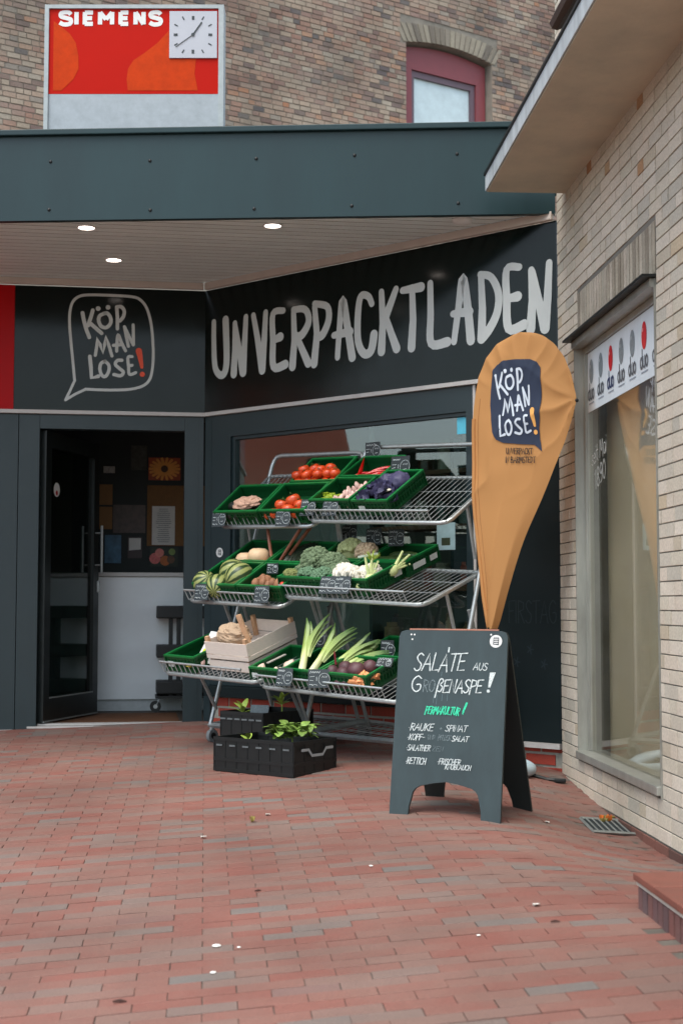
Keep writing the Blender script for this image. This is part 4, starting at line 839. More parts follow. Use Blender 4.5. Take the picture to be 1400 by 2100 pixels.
CALYX = pmesh('calyx', mat('calyx_green', (70, 100, 40), .6), star, False)
for i in range(18):
    l = i // 9; t = put('tomato', m_t, 'tomato', .1 + .8 * ((i % 9) % 5) / 4 + random.uniform(-.03, .03), .14 + .2 * ((i % 9) // 5) + l * .12 + random.uniform(-.03, .03), .065 + l * .045, 'shiny red tomato in the rear crate of the topmost tray', 'tomato', 'tomatoes in the rear crate')
    calyx(t, .034)
for i, (fx, fy, h, s_) in enumerate([(.1, .12, .04, .9), (.26, .14, .05, 1.15), (.3, .34, .07, 1.2), (.42, .12, .04, .9), (.5, .2, .06, 1.15), (.52, .42, .09, 1.25), (.7, .14, .05, 1.15), (.68, .34, .07, 1.0), (.86, .2, .05, 1.0)]):
    t = put('beef_tomato', m_o, 'apple', fx, fy, h, 'big orange red tomato in the front crate of the narrower rack', 'tomato', 'big tomatoes in the front crate', s_); calyx(t, .034)
def taper(L_, r0, bend, n=7):
    def f(mb_): mb_.tube([(x * L_, bend * math.sin(x * 2.6), 0) for x in [i / n for i in range(n + 1)]], [r0 * (.55 + .9 * x if x < .3 else max(.06, 1 - (x - .3) * 1.3)) for x in [i / n for i in range(n + 1)]], 7)
    return f
chm = pmesh('chili', mat('chili_skin', (205, 18, 16), .2, 0, .1, 30, rnd=.1), taper(.17, .014, .03)); grm = pmesh('pepper', mat('green_pepper_skin', (150, 168, 48), .3, 0, .2, 30, rnd=.25), taper(.085, .013, .015))
for i in range(22):
    put('red_chili', chm, 'chili', random.uniform(.1, .55), random.uniform(.08, .5), .02 + random.uniform(0, .05), 'long red chili in the rear crate of the wider rack', 'chili', 'red chilies', random.uniform(.8, 1.1), Matrix.Rotation(random.uniform(-.5, .5), 3, 'Z') @ Matrix.Rotation(random.uniform(-.15, .1), 3, 'Y'), True)
put('red_chili', chm, 'chili', .3, .1, .04, 'single red chili standing upright among the others', 'chili', None, 1.1, Matrix.Rotation(.3, 3, 'Z') @ Matrix.Rotation(-1.0, 3, 'Y'), True)
for i in range(34): put('green_pepper', grm, 'pepper', random.uniform(.06, .45), random.uniform(.1, .55), .025 + random.uniform(0, .045), 'small yellow green pepper beside the shallots', 'pepper', 'small green peppers', random.uniform(.8, 1.1))
shm = pmesh('shallot', mat('shallot_skin', (196, 142, 128), .45, 0, .2, 60, rnd=.25, col2=(226, 200, 190)), lambda b: b.ball((0, 0, 0), (.017, .017, .026), None, 9, 7, lambda p, q: V((q.x, q.y, q.z * (1 + .25 * max(0, p.z) ** 4)))))
for i in range(58): put('shallot', shm, 'pepper', random.uniform(.5, .95), random.uniform(.1, .85), .02 + random.uniform(0, .06), 'pink brown shallot heaped beside the small green peppers', 'shallot', 'shallots', random.uniform(.8, 1.2))
avm = pmesh('avocado', mat('avocado_skin', (34, 38, 32), .5, 0, .3, 60), lambda b: b.ball((0, 0, 0), (.035, .035, .05), None, 10, 8, lambda p, q: V((q.x * (1 - .25 * p.z), q.y * (1 - .25 * p.z), q.z))))
for i in range(9): put('avocado', avm, 'avocado', .12 + .8 * (i % 5) / 4.6, .15 + .3 * (i // 5), .045, 'dark avocado in the front crate near the door', 'avocado', 'avocados', 1, Matrix.Rotation(random.uniform(0, 6), 3, 'Z') @ Matrix.Rotation(1.4, 3, 'X'))
def crumple(seed, amp=.35): return lambda p, q: q * (1 + amp * noise.noise(p * 2.3 + V((seed, 0, 0))) + amp * .6 * noise.noise(p * 6 + V((seed, 5, 0))))
bagm = pmesh('bag', mat('pink_paper', (206, 164, 140), .8, 0, .15, 20), lambda b: b.ball((0, 0, 0), (.10, .055, .04), None, 22, 14, crumple(3, .4)), False)
put('paper_wrap', bagm, 'avocado', .52, .38, .085, 'crumpled pinkish paper lying on the avocados', 'paper', None, 1, Matrix.Rotation(.2, 3, 'Z'), True)
# cabbage leaves
def leafsheet(w_, l_, cup, nu=8, nv=8, seed=0, fr=.0):
    def f(mb_):
        P = []
        for j in range(nv + 1):
            for i in range(nu + 1):
                u, v = i / nu * 2 - 1, j / nv; wd = w_ * math.sin(math.pi * min(.98, .08 + v * .9)) ** .6
                P.append((u * wd, v * l_, cup * (u * u + (v - .5) ** 2) + fr * noise.noise(V((u * 4, v * 6, seed)))))
        mb_.add(P, [(j * (nu + 1) + i, j * (nu + 1) + i + 1, (j + 1) * (nu + 1) + i + 1, (j + 1) * (nu + 1) + i) for j in range(nv) for i in range(nu)])
    return f
pur = mat('red_cabbage', (84, 82, 118), .55, 0, .25, 16, rnd=.25, col2=(52, 46, 74))
cbm = [pmesh('leaf', pur, leafsheet(.06, .13, .05, seed=s_, fr=.03)) for s_ in range(3)]
for i in range(46): put('cabbage_leaf', cbm[i % 3], 'cabbage', random.uniform(.15, .85), random.uniform(.05, .8), .045 + random.uniform(0, .06), 'curled purple cabbage leaf in the crate beside the bare shelf', 'cabbage leaf', 'purple cabbage leaves', random.uniform(.45, .75), Matrix.Rotation(random.uniform(-2, 2), 3, 'Z') @ Matrix.Rotation(random.uniform(-.2, .4), 3, 'X') @ Matrix.Rotation(random.uniform(-.4, .4), 3, 'Y'), True)
cbh = pmesh('purple_cabbage', pur, lambda b: b.ball((0, 0, 0), .078, None, 40, 28, lambda p, q: q * (1 + .10 * noise.noise(p * 2) + .13 * abs(noise.noise(p * 5)) - .12 * abs(noise.noise(p * 9)))))
for fx, fy, h in ((.45, .40, .05), (.6, .7, .065), (.28, .72, .05)): put('purple_cabbage', cbh, 'cabbage', fx, fy, h, 'round purple cabbage head under loose leaves', 'cabbage', 'purple cabbage heads')
put('cabbage_half', pmesh('cut', mat('pale_cut', (226, 220, 200), .5), lambda b: b.ball((0, 0, 0), (.05, .02, .012), None, 12, 6)), 'cabbage', .62, .3, .105, 'pale cut slice lying on the purple cabbage leaves', 'slice', None, 1, Matrix.Rotation(.3, 3, 'Z'), True)
# melons
mm = bpy.data.materials.new('melon_rind'); mm.use_nodes = True; nn = mm.node_tree; tcn = nn.nodes.new('ShaderNodeTexCoord'); sx = nn.nodes.new('ShaderNodeSeparateXYZ'); nn.links.new(tcn.outputs['Object'], sx.inputs[0])
at2 = nn.nodes.new('ShaderNodeMath'); at2.operation = 'ARCTAN2'; nn.links.new(sx.outputs[0], at2.inputs[0]); nn.links.new(sx.outputs[1], at2.inputs[1])
nzn = nn.nodes.new('ShaderNodeTexNoise'); nzn.inputs['Scale'].default_value = 22; nn.links.new(tcn.outputs['Object'], nzn.inputs['Vector'])
ma = nn.nodes.new('ShaderNodeMath'); ma.operation = 'MULTIPLY_ADD'; ma.inputs[1].default_value = 10; nn.links.new(at2.outputs[0], ma.inputs[0]); m5 = nn.nodes.new('ShaderNodeMath'); m5.operation = 'MULTIPLY'; m5.inputs[1].default_value = 2.2; nn.links.new(nzn.outputs['Fac'], m5.inputs[0]); nn.links.new(m5.outputs[0], ma.inputs[2])
si = nn.nodes.new('ShaderNodeMath'); si.operation = 'SINE'; nn.links.new(ma.outputs[0], si.inputs[0]); crm = nn.nodes.new('ShaderNodeValToRGB'); e = crm.color_ramp.elements
e[0].position = .25; e[0].color = (*lin((44, 66, 34)), 1); e[1].position = .62; e[1].color = (*lin((152, 158, 96)), 1)
mrm = nn.nodes.new('ShaderNodeMapRange'); mrm.inputs['From Min'].default_value = -1; nn.links.new(si.outputs[0], mrm.inputs['Value']); nn.links.new(mrm.outputs[0], crm.inputs['Fac']); nn.links.new(crm.outputs[0], nn.nodes['Principled BSDF'].inputs['Base Color']); nn.nodes['Principled BSDF'].inputs['Roughness'].default_value = .35
mel = pmesh('melon', mm, lambda b: b.ball((0, 0, 0), (.078, .078, .084), None, 24, 16))
for (fx, fy, h, s_, rz, lab) in ((.12, .22, .07, .95, .4, 'outermost striped watermelon at the crate corner'), (.5, .62, .09, 1.0, 1.2, 'rear striped watermelon nearest the pale squashes'), (.78, .45, .09, 1.08, 2.0, 'largest striped watermelon beside the potato crate'), (.46, .16, .06, .95, 2.9, 'front middle striped watermelon behind the price tag')):
    put('watermelon', mel, 'melon', fx, fy, h, lab, 'watermelon', 'striped watermelons', s_ * 1.08, Matrix.Rotation(rz, 3, 'Z') @ Matrix.Rotation(1.1, 3, 'X'))
kim = pmesh('potato', mat('potato_skin', (150, 104, 74), .7, 0, .2, 50, rnd=.15), lambda b: b.ball((0, 0, 0), (.032, .028, .042), None, 10, 8, crumple(2, .15)))
for i in range(12): put('potato', kim, 'potato', random.uniform(.2, .8), random.uniform(.1, .5), .035 + random.uniform(0, .05), 'brown potato beside the watermelons', 'potato', 'potatoes')
put('red_netting', pmesh('net', mat('red_net', (235, 84, 60), .5), lambda b: b.ball((0, 0, 0), (.03, .02, .035), None, 10, 8, crumple(6, .2))), 'potato', .9, .2, .07, 'bright orange red net corner beside the potatoes', 'net')
sqm = pmesh('squash', mat('squash_skin', (232, 196, 156), .5, 0, .1, 20, rnd=.08), lambda b: b.ball((0, 0, 0), (.07, .07, .058), None, 16, 10, tomato_warp))
for fx, fy, h, s_ in ((.35, .22, .075, 1), (.62, .3, .095, 1.08), (.2, .1, .02, .8), (.85, .12, .03, .8), (.5, .08, .02, .7)): put('pale_squash', sqm, 'squash', fx, fy, h, 'pale cream round squash behind the watermelons', 'squash', 'pale squashes', s_)
rhm = pmesh('rhubarb', mat('rhubarb_skin', (122, 58, 44), .4, 0, .2, 30, col2=(150, 100, 70)), lambda b: b.tube([(0, 0, 0), (.12, .004, 0), (.26, 0, .0), (.4, -.01, 0)], [.013, .012, .012, .014], 7))
for (fx, fy, rz, ry, lab) in ((.0, .12, 2.2, -.75, 'reddish brown stalk leaning towards the door'), (.03, .12, .7, -.75, 'reddish brown stalk leaning away up to the upper tray'), (.1, .2, .8, -.65, 'second brown stalk leaning beside the dark vegetables')): put('rhubarb_stalk', rhm, 'aubergine', fx, fy, .03, lab, 'rhubarb', 'rhubarb stalks', .95, Matrix.Rotation(rz, 3, 'Z') @ Matrix.Rotation(ry, 3, 'Y'), True)
aum = pmesh('aubergine', mat('aubergine_skin', (26, 28, 26), .25, 0, .2, 20, col2=(46, 60, 40)), taper(.24, .034, .03))
for i in range(6): put('dark_courgette', aum, 'aubergine', .2 + .1 * i, .1 + .05 * (i % 2), .05, 'dark green courgette behind the potatoes', 'courgette', 'dark courgettes', 1, Matrix.Rotation(1.2 + .1 * i, 3, 'Z') @ Matrix.Rotation(-.25, 3, 'Y'), True)
# florets
def floret(R, n, r0, flat=.8, seed=1):
    def f(mb_):
        rg = random.Random(seed)
        for i in range(n):
            z = 1 - (i + .5) / n * 1.25; a = i * 2.39996; rr = math.sqrt(max(0, 1 - z * z)); p = V((rr * math.cos(a), rr * math.sin(a), z * flat)) * R * (1 + .18 * noise.noise(V((rr * math.cos(a) * 2, rr * math.sin(a) * 2, seed))))
            mb_.ball(p, r0 * rg.uniform(.75, 1.25), None, 6, 4, crumple(i, .3))
        mb_.ball((0, 0, -.1 * R), (R * .86, R * .86, R * .75), None, 10, 7)
        mb_.tube([(0, 0, -R * .4), (0, 0, -R * 1.3)], [R * .4, R * .3], 8)
    return f
brm = [pmesh('broccoli', mat('broccoli_%d' % i, c, .85, 0, .3, 120, bump=.6, bscale=500), floret(.075, 110, .014, .85, i)) for i, c in enumerate([(112, 130, 98), (104, 136, 106), (136, 142, 86)])]
for i, (fx, fy, h, s_, m_) in enumerate([(.38, .62, .13, 1.25, 0), (.75, .6, .11, 1.1, 0), (.1, .25, .07, .7, 2), (.48, .22, .08, .85, 1), (.78, .22, .08, .9, 1), (.2, .5, .08, .8, 0), (.95, .45, .09, .8, 0)]):
    put('broccoli_head', brm[m_], 'broccoli', fx, fy, h, ['largest grey green broccoli head at the top of the heap', 'broad broccoli head beside the largest one', 'small yellowish broccoli head at the outer crate corner', 'bluish broccoli head at the front middle of the crate', 'bluish broccoli head at the front end near the cauliflower', 'small broccoli head tucked under the largest one', 'small broccoli head leaning on the cauliflower crate'][i], 'broccoli', 'broccoli heads', s_, Matrix.Rotation(i, 3, 'Z') @ Matrix.Rotation(.35, 3, 'X'))
cam_ = pmesh('cauliflower', mat('cauliflower_white', (226, 218, 204), .8, 0, .12, 90, bump=.5, bscale=400), floret(.066, 90, .016, .7, 4)); cag = pmesh('cauliflower', mat('romanesco', (190, 196, 140), .8, 0, .15, 90, bump=.5, bscale=400), floret(.075, 90, .016, .85, 5)); cay = pmesh('cauliflower', mat('cauliflower_tan', (206, 180, 150), .8, 0, .2, 60, bump=.5, bscale=400), floret(.07, 90, .015, .85, 6))
lfg = mat('pale_green_leaf', (158, 176, 98), .55, 0, .2, 30, rnd=.2, col2=(206, 212, 160)); lfm = pmesh('leaf', lfg, leafsheet(.03, .1, .03, 5, 6, 2, .015))
for (me_, fx, fy, h, s_, lab, key) in ((cam_, .26, .3, .08, 1.3, 'white cauliflower behind the two price tags', 'fennel'), (cam_, .6, .5, .075, 1.05, 'smaller white cauliflower beside the fennel', 'fennel'), (cag, .35, .5, .10, 1.1, 'pale green cauliflower at the back of the heap', 'kohlrabi'), (cay, .78, .45, .09, 1.05, 'tan cauliflower beside the pale green one', 'kohlrabi'), (cam_, .15, .2, .05, .9, 'cream cauliflower low behind the broccoli', 'kohlrabi'), (cam_, .55, .15, .03, .7, 'small cream cauliflower piece in the rear crate', 'kohlrabi'), (cam_, .92, .16, .03, .7, 'cream cauliflower piece next to the cucumber crate', 'kohlrabi')):
    put('cauliflower', me_, key, fx, fy, h, lab, 'cauliflower', 'cauliflowers', s_, Matrix.Rotation(fx * 9, 3, 'Z') @ Matrix.Rotation(.3, 3, 'X'))
for i in range(5): put('cauliflower_leaf', lfm, 'kohlrabi', random.uniform(.1, .6), random.uniform(.1, .3), .03, 'pale leaf beside the cream cauliflowers', 'leaf', 'loose cauliflower leaves')
def fennel(mb_):
    mb_.ball((0, 0, 0), (.04, .03, .05), None, 12, 8)
    for a, l in ((-.35, .13), (.0, .16), (.35, .12), (.15, .1)): mb_.tube([(a * .03, 0, .03), (a * .08, .005, .08), (a * .16, .01, .03 + l)], [.014, .011, .008], 7)
fem = pmesh('fennel', mat('fennel_flesh', (206, 216, 150), .45, 0, .15, 30, stretch=(4, 4, 1)), fennel)
def frond(mb_):
    rg = random.Random(4)
    for i in range(90): a = rg.uniform(-.9, .9); b = rg.uniform(-.6, .6); l = rg.uniform(.03, .085); mb_.tube([(0, 0, 0), (l * math.sin(a), l * math.sin(b), l * math.cos(a))], [.002, .0012], 3)
frm = pmesh('frond', mat('fennel_frond', (150, 170, 60), .7, 0, .2, 60), frond)
for (fx, fy, h, ry, lab) in ((.78, .3, .06, .15, 'upright fennel with a feathery top in front'), (.74, .12, .05, 1.2, 'green fennel bulb lying at the crate front'), (.96, .75, .07, .9, 'fennel stalks leaning over the crate side')):
    t = put('fennel', fem, 'fennel', fx, fy, h, lab, 'fennel', 'fennel bulbs', .85, Matrix.Rotation(.5, 3, 'Z') @ Matrix.Rotation(ry, 3, 'Y'))
    if ry < .5: f_ = bpy.data.objects.new('frond', frm); COL.objects.link(f_); f_.parent = t; f_.location = (.0, .01, .14)
cum = pmesh('cucumber', mat('cucumber_skin', (42, 62, 32), .35, 0, .3, 40, col2=(70, 90, 44)), lambda b: b.tube([(x * .24, .01 * math.sin(x * 3), 0) for x in [i / 7 for i in range(8)]], [.008, .021, .024, .025, .025, .024, .02, .008], 9))
for i in range(9): put('cucumber', cum, 'cucumber', .05 + .3 * (i % 3) / 3, .12 + .09 * (i // 1) * .8, .045 + .02 * (i % 2), 'dark green cucumber in the rear crate with the white label', 'cucumber', 'cucumbers', 1, Matrix.Rotation(random.uniform(-.2, .2), 3, 'Z'), True)
put('celery_stick', pmesh('celery', mat('celery_pale', (206, 212, 190), .5), lambda b: b.tube([(0, 0, 0), (.13, .02, 0)], [.01, .012], 6)), 'cucumber', -.15, .08, .105, 'pale stalk end lying across the crate rims', 'celery', None, 1, Matrix.Rotation(.5, 3, 'Z'), True)
gam = pmesh('garlic', mat('garlic_skin', (226, 208, 190), .55, 0, .12, 40, rnd=.08, col2=(206, 170, 150)), lambda b: b.ball((0, 0, 0), (.031, .031, .028), None, 16, 10, lambda p, q: V((q.x * (1 + .06 * math.cos(8 * math.atan2(p.y, p.x))), q.y * (1 + .06 * math.cos(8 * math.atan2(p.y, p.x))), q.z + (.018 * max(0, p.z) ** 8)))))
for fx, fy, h, s_ in ((.2, .12, .05, 1.1), (.75, .35, .05, 1.2), (.42, .12, .03, .9), (.6, .15, .035, 1.), (.72, .14, .035, 1.), (.88, .16, .04, 1.)): put('garlic_bulb', gam, 'garlic', fx, fy, h, 'white garlic bulb in the crate next to the wooden box', 'garlic', 'garlic bulbs', s_)
put('wood_slat', pmesh('slat', mat('grey_slat', (176, 170, 160), .7), lambda b: b.box((0, 0, 0), (.02, .16, .006))), 'garlic', .12, .55, .06, 'pale strip lying along the garlic crate wall', 'strip', None, 1, Matrix.Rotation(-.1, 3, 'Z'), True)
onm = pmesh('onion_top', mat('yellow_stem', (206, 190, 80), .5, 0, .2, 40), taper(.07, .009, .01))
for i in range(7): put('onion_stem', onm, 'onion', .45 + .07 * i, .1, .03, 'short yellow stem end in the almost empty crate', 'stem', 'yellow stems', 1)
for fx, fy in ((.72, .12), (.88, .1), (.95, .18)): put('small_onion', shm, 'onion', fx, fy, .03, 'small pink onion in the almost empty crate', 'onion', 'small onions', 1.1)
# leeks
def leek_mesh(seed, spread, Lq=.44):
    def f(mb_):
        rg = random.Random(seed); n_ = 9
        for j in range(9):
            f_ = (j - 4) / 4; a = f_ * spread * 1.1 + rg.uniform(-.03, .03) + .06; ln = rg.uniform(.2, .29); yo = (j % 3 - 1) * .007; bend = rg.uniform(.02, .11) * (1 if f_ > -.3 else -.6); P = []
            for i in range(n_ + 1):
                v = i / n_; x = math.sin(a) * v * ln + bend * v * v * v + f_ * .012; z = .16 + math.cos(a) * v * ln; hw = .021 * (1 - .1 * v) * (1 if v < .75 else max(.12, 1 - (v - .75) * 3.5)); y = yo * (1 + 3 * v) + .02 * v * v * rg.uniform(.8, 1.2)
                P += [(x - hw, y + .009, z), (x, y, z), (x + hw, y + .009, z)]
            mb_.add(P, [(i * 3 + k, i * 3 + k + 1, i * 3 + k + 4, i * 3 + k + 3) for i in range(n_) for k in (0, 1)])
        mb_.tube([(0, 0, -.005), (0, 0, .02), (0, 0, .16), (0, 0, .24)], [.014, .025, .022, .019], 12)
        for j in range(14): a = rg.uniform(0, 6.28); mb_.tube([(0, 0, 0), (.012 * math.cos(a), .012 * math.sin(a), -.03 * rg.uniform(.6, 1.2))], [.0012, .0006], 3)
    return f
lk = bpy.data.materials.new('leek_skin'); lk.use_nodes = True; ln_ = lk.node_tree; tcn = ln_.nodes.new('ShaderNodeTexCoord'); sx = ln_.nodes.new('ShaderNodeSeparateXYZ'); ln_.links.new(tcn.outputs['Object'], sx.inputs[0]); crm = ln_.nodes.new('ShaderNodeValToRGB'); e = crm.color_ramp.elements
e[0].position = 0; e[0].color = (*lin((236, 232, 210)), 1); e[1].position = .9; e[1].color = (*lin((84, 114, 60)), 1); q = e.new(.3); q.color = (*lin((214, 220, 158)), 1); q = e.new(.5); q.color = (*lin((156, 176, 88)), 1)
mrm = ln_.nodes.new('ShaderNodeMapRange'); mrm.inputs['From Max'].default_value = .46; ln_.links.new(sx.outputs[2], mrm.inputs['Value']); ln_.links.new(mrm.outputs[0], crm.inputs['Fac']); ln_.links.new(crm.outputs[0], ln_.nodes['Principled BSDF'].inputs['Base Color']); ln_.nodes['Principled BSDF'].inputs['Roughness'].default_value = .45
lkm = [pmesh('leek', lk, leek_mesh(i, s_)) for i, s_ in enumerate((.055, .075, .05))]
for (fx, fy, rz, tx, s_, i, lab) in ((.35, .1, -.15, -.45, 1.0, 0, 'tallest leek standing at the steep end of the bunch'), (.5, .12, .25, -.6, .95, 1, 'broad leaved leek second in the bunch'), (.75, .3, .5, -.75, .92, 2, 'third leek fanning towards the beetroots'), (.85, .4, .75, -.85, .88, 1, 'lowest leek reaching furthest over the beetroots')):
    a, ex, ey, ez = TR['RB'][0]; B3 = Matrix((U2, -N2, Z)).transposed(); R3 = B3 @ Matrix.Rotation(-rz * .0, 3, 'Z') @ Matrix.Rotation(-(-tx), 3, 'X') @ Matrix.Rotation(rz, 3, 'Y')
    k, x0, x1, y0, y1 = CR['leek'][0][:5]; p = TP(k, x0 + (x1 - x0) * fx, y0 + (y1 - y0) * fy, .03)
    tag(inst('leek', lkm[i], Matrix.Translation(p) @ R3.to_4x4() @ Matrix.Scale(s_, 4)), lab, 'leek', 'leeks')
bem = pmesh('beet', mat('beet_skin', (96, 62, 66), .55, 0, .25, 40, rnd=.2, col2=(70, 40, 48)), lambda b: (b.ball((0, 0, 0), (.045, .045, .043), None, 14, 10, crumple(4, .12)), b.tube([(0, 0, -.036), (.004, 0, -.06), (.01, 0, -.085)], [.012, .005, .002], 6)))
for fx, fy, h, s_ in ((.06, .35, .06, 1.05), (.2, .2, .04, .9), (.33, .3, .06, 1.1), (.42, .55, .07, 1.0), (.55, .4, .08, 1.2), (.22, .55, .07, 1.0), (.68, .62, .08, 1.05), (.5, .12, .03, .9), (.1, .1, .02, .8), (.36, .1, .03, .8)): put('beetroot', bem, 'beet', fx, fy, h, 'dark purple brown beetroot beside the leeks', 'beetroot', 'beetroots', s_)
put('beet_stalk', pmesh('stem', mat('beet_stem', (120, 26, 40), .4), lambda b: b.tube([(0, 0, 0), (-.01, .0, .08)], [.008, .005], 6)), 'beet', .1, .45, .1, 'short dark red stem sticking up from the beetroots', 'stem', None, 1, Matrix.Identity(3))
gim = pmesh('ginger', mat('ginger_skin', (226, 150, 96), .6, 0, .2, 40, rnd=.1), lambda b: b.ball((0, 0, 0), (.045, .025, .022), None, 12, 8, crumple(9, .5)))
for i in range(14): put('sweet_potato', gim, 'beet', random.uniform(.68, .95), random.uniform(.05, .5), .03 + random.uniform(0, .05), 'knobbly orange root beside the beetroots', 'root', 'orange roots', random.uniform(.8, 1.2))
crm_ = pmesh('carrot', mat('carrot_skin', (226, 112, 52), .5, 0, .15, 50, rnd=.1), taper(.15, .017, .01))
for i in range(12): put('carrot', crm_, 'carrot', random.uniform(.05, .6), random.uniform(.06, .3), .03 + random.uniform(0, .03), 'orange carrot in the crate behind the beetroots', 'carrot', 'carrots', 1, Matrix.Rotation(random.uniform(-.4, .4), 3, 'Z'), True)

# ------------------------------------------------------------------ price tags
def price_tag(p, lab, wd=.125, ht=.11, tilt=.2, yaw=0., m=None):
    tilt *= .6; p = V(p) + N2 * .03 - Z * .004; n_ = (Matrix.Rotation(yaw, 3, 'Z') @ N2); x_ = Z.cross(n_).normalized(); n_ = (n_ * math.cos(tilt) + Z * math.sin(tilt)).normalized(); y_ = n_.cross(x_)
    f = lambda x, y, o: p + x_ * x + y_ * y + n_ * o
    t = thing('price_tag', p - y_ * ht / 2, lab, 'price tag', 'slate price tags')
    MB().prism([(-wd / 2, -ht / 2), (wd / 2, -ht / 2), (wd / 2, ht / 2), (-wd / 2, ht / 2)], -.002, .002, f).build('board', m or slate, t)
    mb_ = MB(); a = -wd * .42; L_ = random.uniform(.4, .75) * wd
    mb_.stroke([(a + L_ * i / 9, ht * .33 + (.007 if i % 2 else -.005) * random.uniform(.6, 1.3)) for i in range(10)], .0022, f, .003)
    for z_, l_ in ((.08, .22), (-.1, .16)): mb_.stroke([(a, ht * z_), (a + wd * l_, ht * (z_ + random.uniform(-.03, .05)))], .0022, f, .0032)
    mb_.stroke([(a + wd * .33, ht * .08), (a + wd * .33, -ht * .12)], .0025, f, .0034)
    for i in range(4): mb_.stroke([(a + wd * .1 * i, -ht * .33), (a + wd * (.1 * i + .06), -ht * (.33 + .05 * (i % 2)))], .0034 if i < 2 else .0025, f, .0036)
    mb_.build('chalk_writing', chalk, t)
    mb_ = MB(); cx_, cy_, r_ = wd * .27, -.05 * ht, ht * .3
    mb_.stroke([(cx_ + r_ * math.cos(k * .524), cy_ + r_ * 1.1 * math.sin(k * .524)) for k in range(12)], .0018, f, .003, closed=True)
    for dx in (-.35, 0, .35): mb_.stroke([(cx_ + dx * r_, cy_ + r_ * .35), (cx_ + (dx + .12) * r_, cy_ + .02)], .0028, f, .0033)
    mb_.stroke([(cx_ - r_ * .3, cy_ - r_ * .45), (cx_ + r_ * .35, cy_ - r_ * .4)], .0025, f, .0035); mb_.build('price_ring', chalk, t)
dk = mat('slate_tag_dark', (34, 42, 44), .55, 0, .1, 60)
for p, lab, kw in [((-.815, 9.689, 1.688), 'slate price tag hung on the avocado crate', {}), ((-.364, 9.308, 1.674), 'slate price tag hung before the big orange tomatoes', {'ht': .115}), ((-.199, 9.208, 1.731), 'slate price tag before the small green peppers', {'tilt': .4}), ((-.053, 9.085, 1.723), 'slate price tag before the shallots', {'tilt': .4}),
    ((.398, 9.175, 1.998), 'dark price tag leaning on the purple cabbage', {'ht': .13, 'wd': .15, 'm': dk}), ((.23, 9.552, 2.141), 'dark price tag standing above the red chilies', {'ht': .11, 'm': dk, 'tilt': 0.}), ((-.9, 9.395, 1.187), 'slate price tag hung before the watermelons', {}), ((-.486, 9.045, 1.168), 'slate price tag hung before the potatoes', {}),
    ((-.431, 9.326, 1.339), 'dark tag standing inside the potato crate', {'wd': .1, 'ht': .07, 'm': dk}), ((-.066, 8.755, 1.223), 'slate price tag before the cauliflower, nearer the broccoli', {'tilt': .45}), ((.024, 8.679, 1.222), 'slate price tag before the cauliflower, nearer the fennel', {'tilt': .45}),
    ((.071, 9.451, 1.576), 'dark price tag behind the pale green cauliflower', {'m': dk, 'tilt': .05, 'wd': .13}), ((.23, 9.317, 1.547), 'dark price tag on the pane behind the tan cauliflower', {'m': dk, 'tilt': .05}), ((.372, 9.197, 1.535), 'dark price tag on the pane behind the cucumbers', {'m': dk, 'tilt': .05}),
    ((-.325, 8.66, .667), 'slate price tag hung before the garlic', {'tilt': .35}), ((-.116, 8.483, .667), 'twisted slate price tag hung before the leeks', {'yaw': .6, 'tilt': .3}), ((-.138, 9.0, .894), 'dark price tag standing behind the leeks', {'m': dk, 'tilt': .05}), ((.296, 8.672, .834), 'dark price tag standing in the carrot crate', {'m': dk, 'wd': .1, 'tilt': .1}), ((.273, 8.429, .764), 'dark price tag lying at the end of the beetroot crate', {'m': dk, 'wd': .12, 'ht': .06, 'tilt': .9})]: price_tag(p, lab, **kw)

# ------------------------------------------------------------------ wooden boxes on the lowest tray
def woodbox(k, x0, x1, y0, y1, z0, h, label, posts):
    t = thing('wooden_box', TP(k, (x0 + x1) / 2, (y0 + y1) / 2, z0), label, 'wooden box', 'plywood produce boxes')
    def slab(a0, a1, b0, b1, c0, c1, nm, m):
        P = [TP(k, a, b, c) for a in (a0, a1) for b in (b0, b1) for c in (c0, c1)]; MB().add(P, [(0, 1, 3, 2), (4, 6, 7, 5), (0, 4, 5, 1), (2, 3, 7, 6), (0, 2, 6, 4), (1, 5, 7, 3)]).build(nm, m, t)
    e = .005
    for c0, c1 in ((z0 + .005, z0 + h * .26), (z0 + h * .30, z0 + h)) if h > .1 else ((z0 + .005, z0 + h),):
        slab(x0, x1, y0, y0 + e, c0, c1, 'plank', wood_pale); slab(x0, x1, y1 - e, y1, c0, c1, 'plank', wood_pale); slab(x0, x0 + e, y0 + e, y1 - e, c0, c1, 'plank', wood_pale); slab(x1 - e, x1, y0 + e, y1 - e, c0, c1, 'plank', wood_pale)
    slab(x0 + e, x1 - e, y0 + e, y1 - e, z0, z0 + .005, 'plank', wood_pale)
    for a in (x0 + e, x1 - e - .025):
        for b in (y0 + e, y1 - e - .025): slab(a, a + .025, b, b + .025, z0 + .005, z0 + h + posts, 'corner_post', wood_tan)
woodbox('LB', .345, .70, .09, .55, .004, .07, 'lower plywood box under the one holding the paper bag', 0)
woodbox('LB', .34, .71, .085, .555, .082, .115, 'upper pale plywood box holding a brown paper bag', .03)
mb = MB(); mb.ball((0, 0, 0), (.13, .085, .07), None, 30, 18, crumple(5, .2)); me = mb.mesh('paper_bag', mat('kraft_bag', (176, 150, 124), .85, 0, .15, 14), False)
a, ex, ey, ez = TR['LB'][0]
tag(inst('paper_bag', me, basis(TP('LB', .48, .22, .205), ex, ey, ez)), 'crumpled brown paper bag lying in the plywood box', 'paper bag')
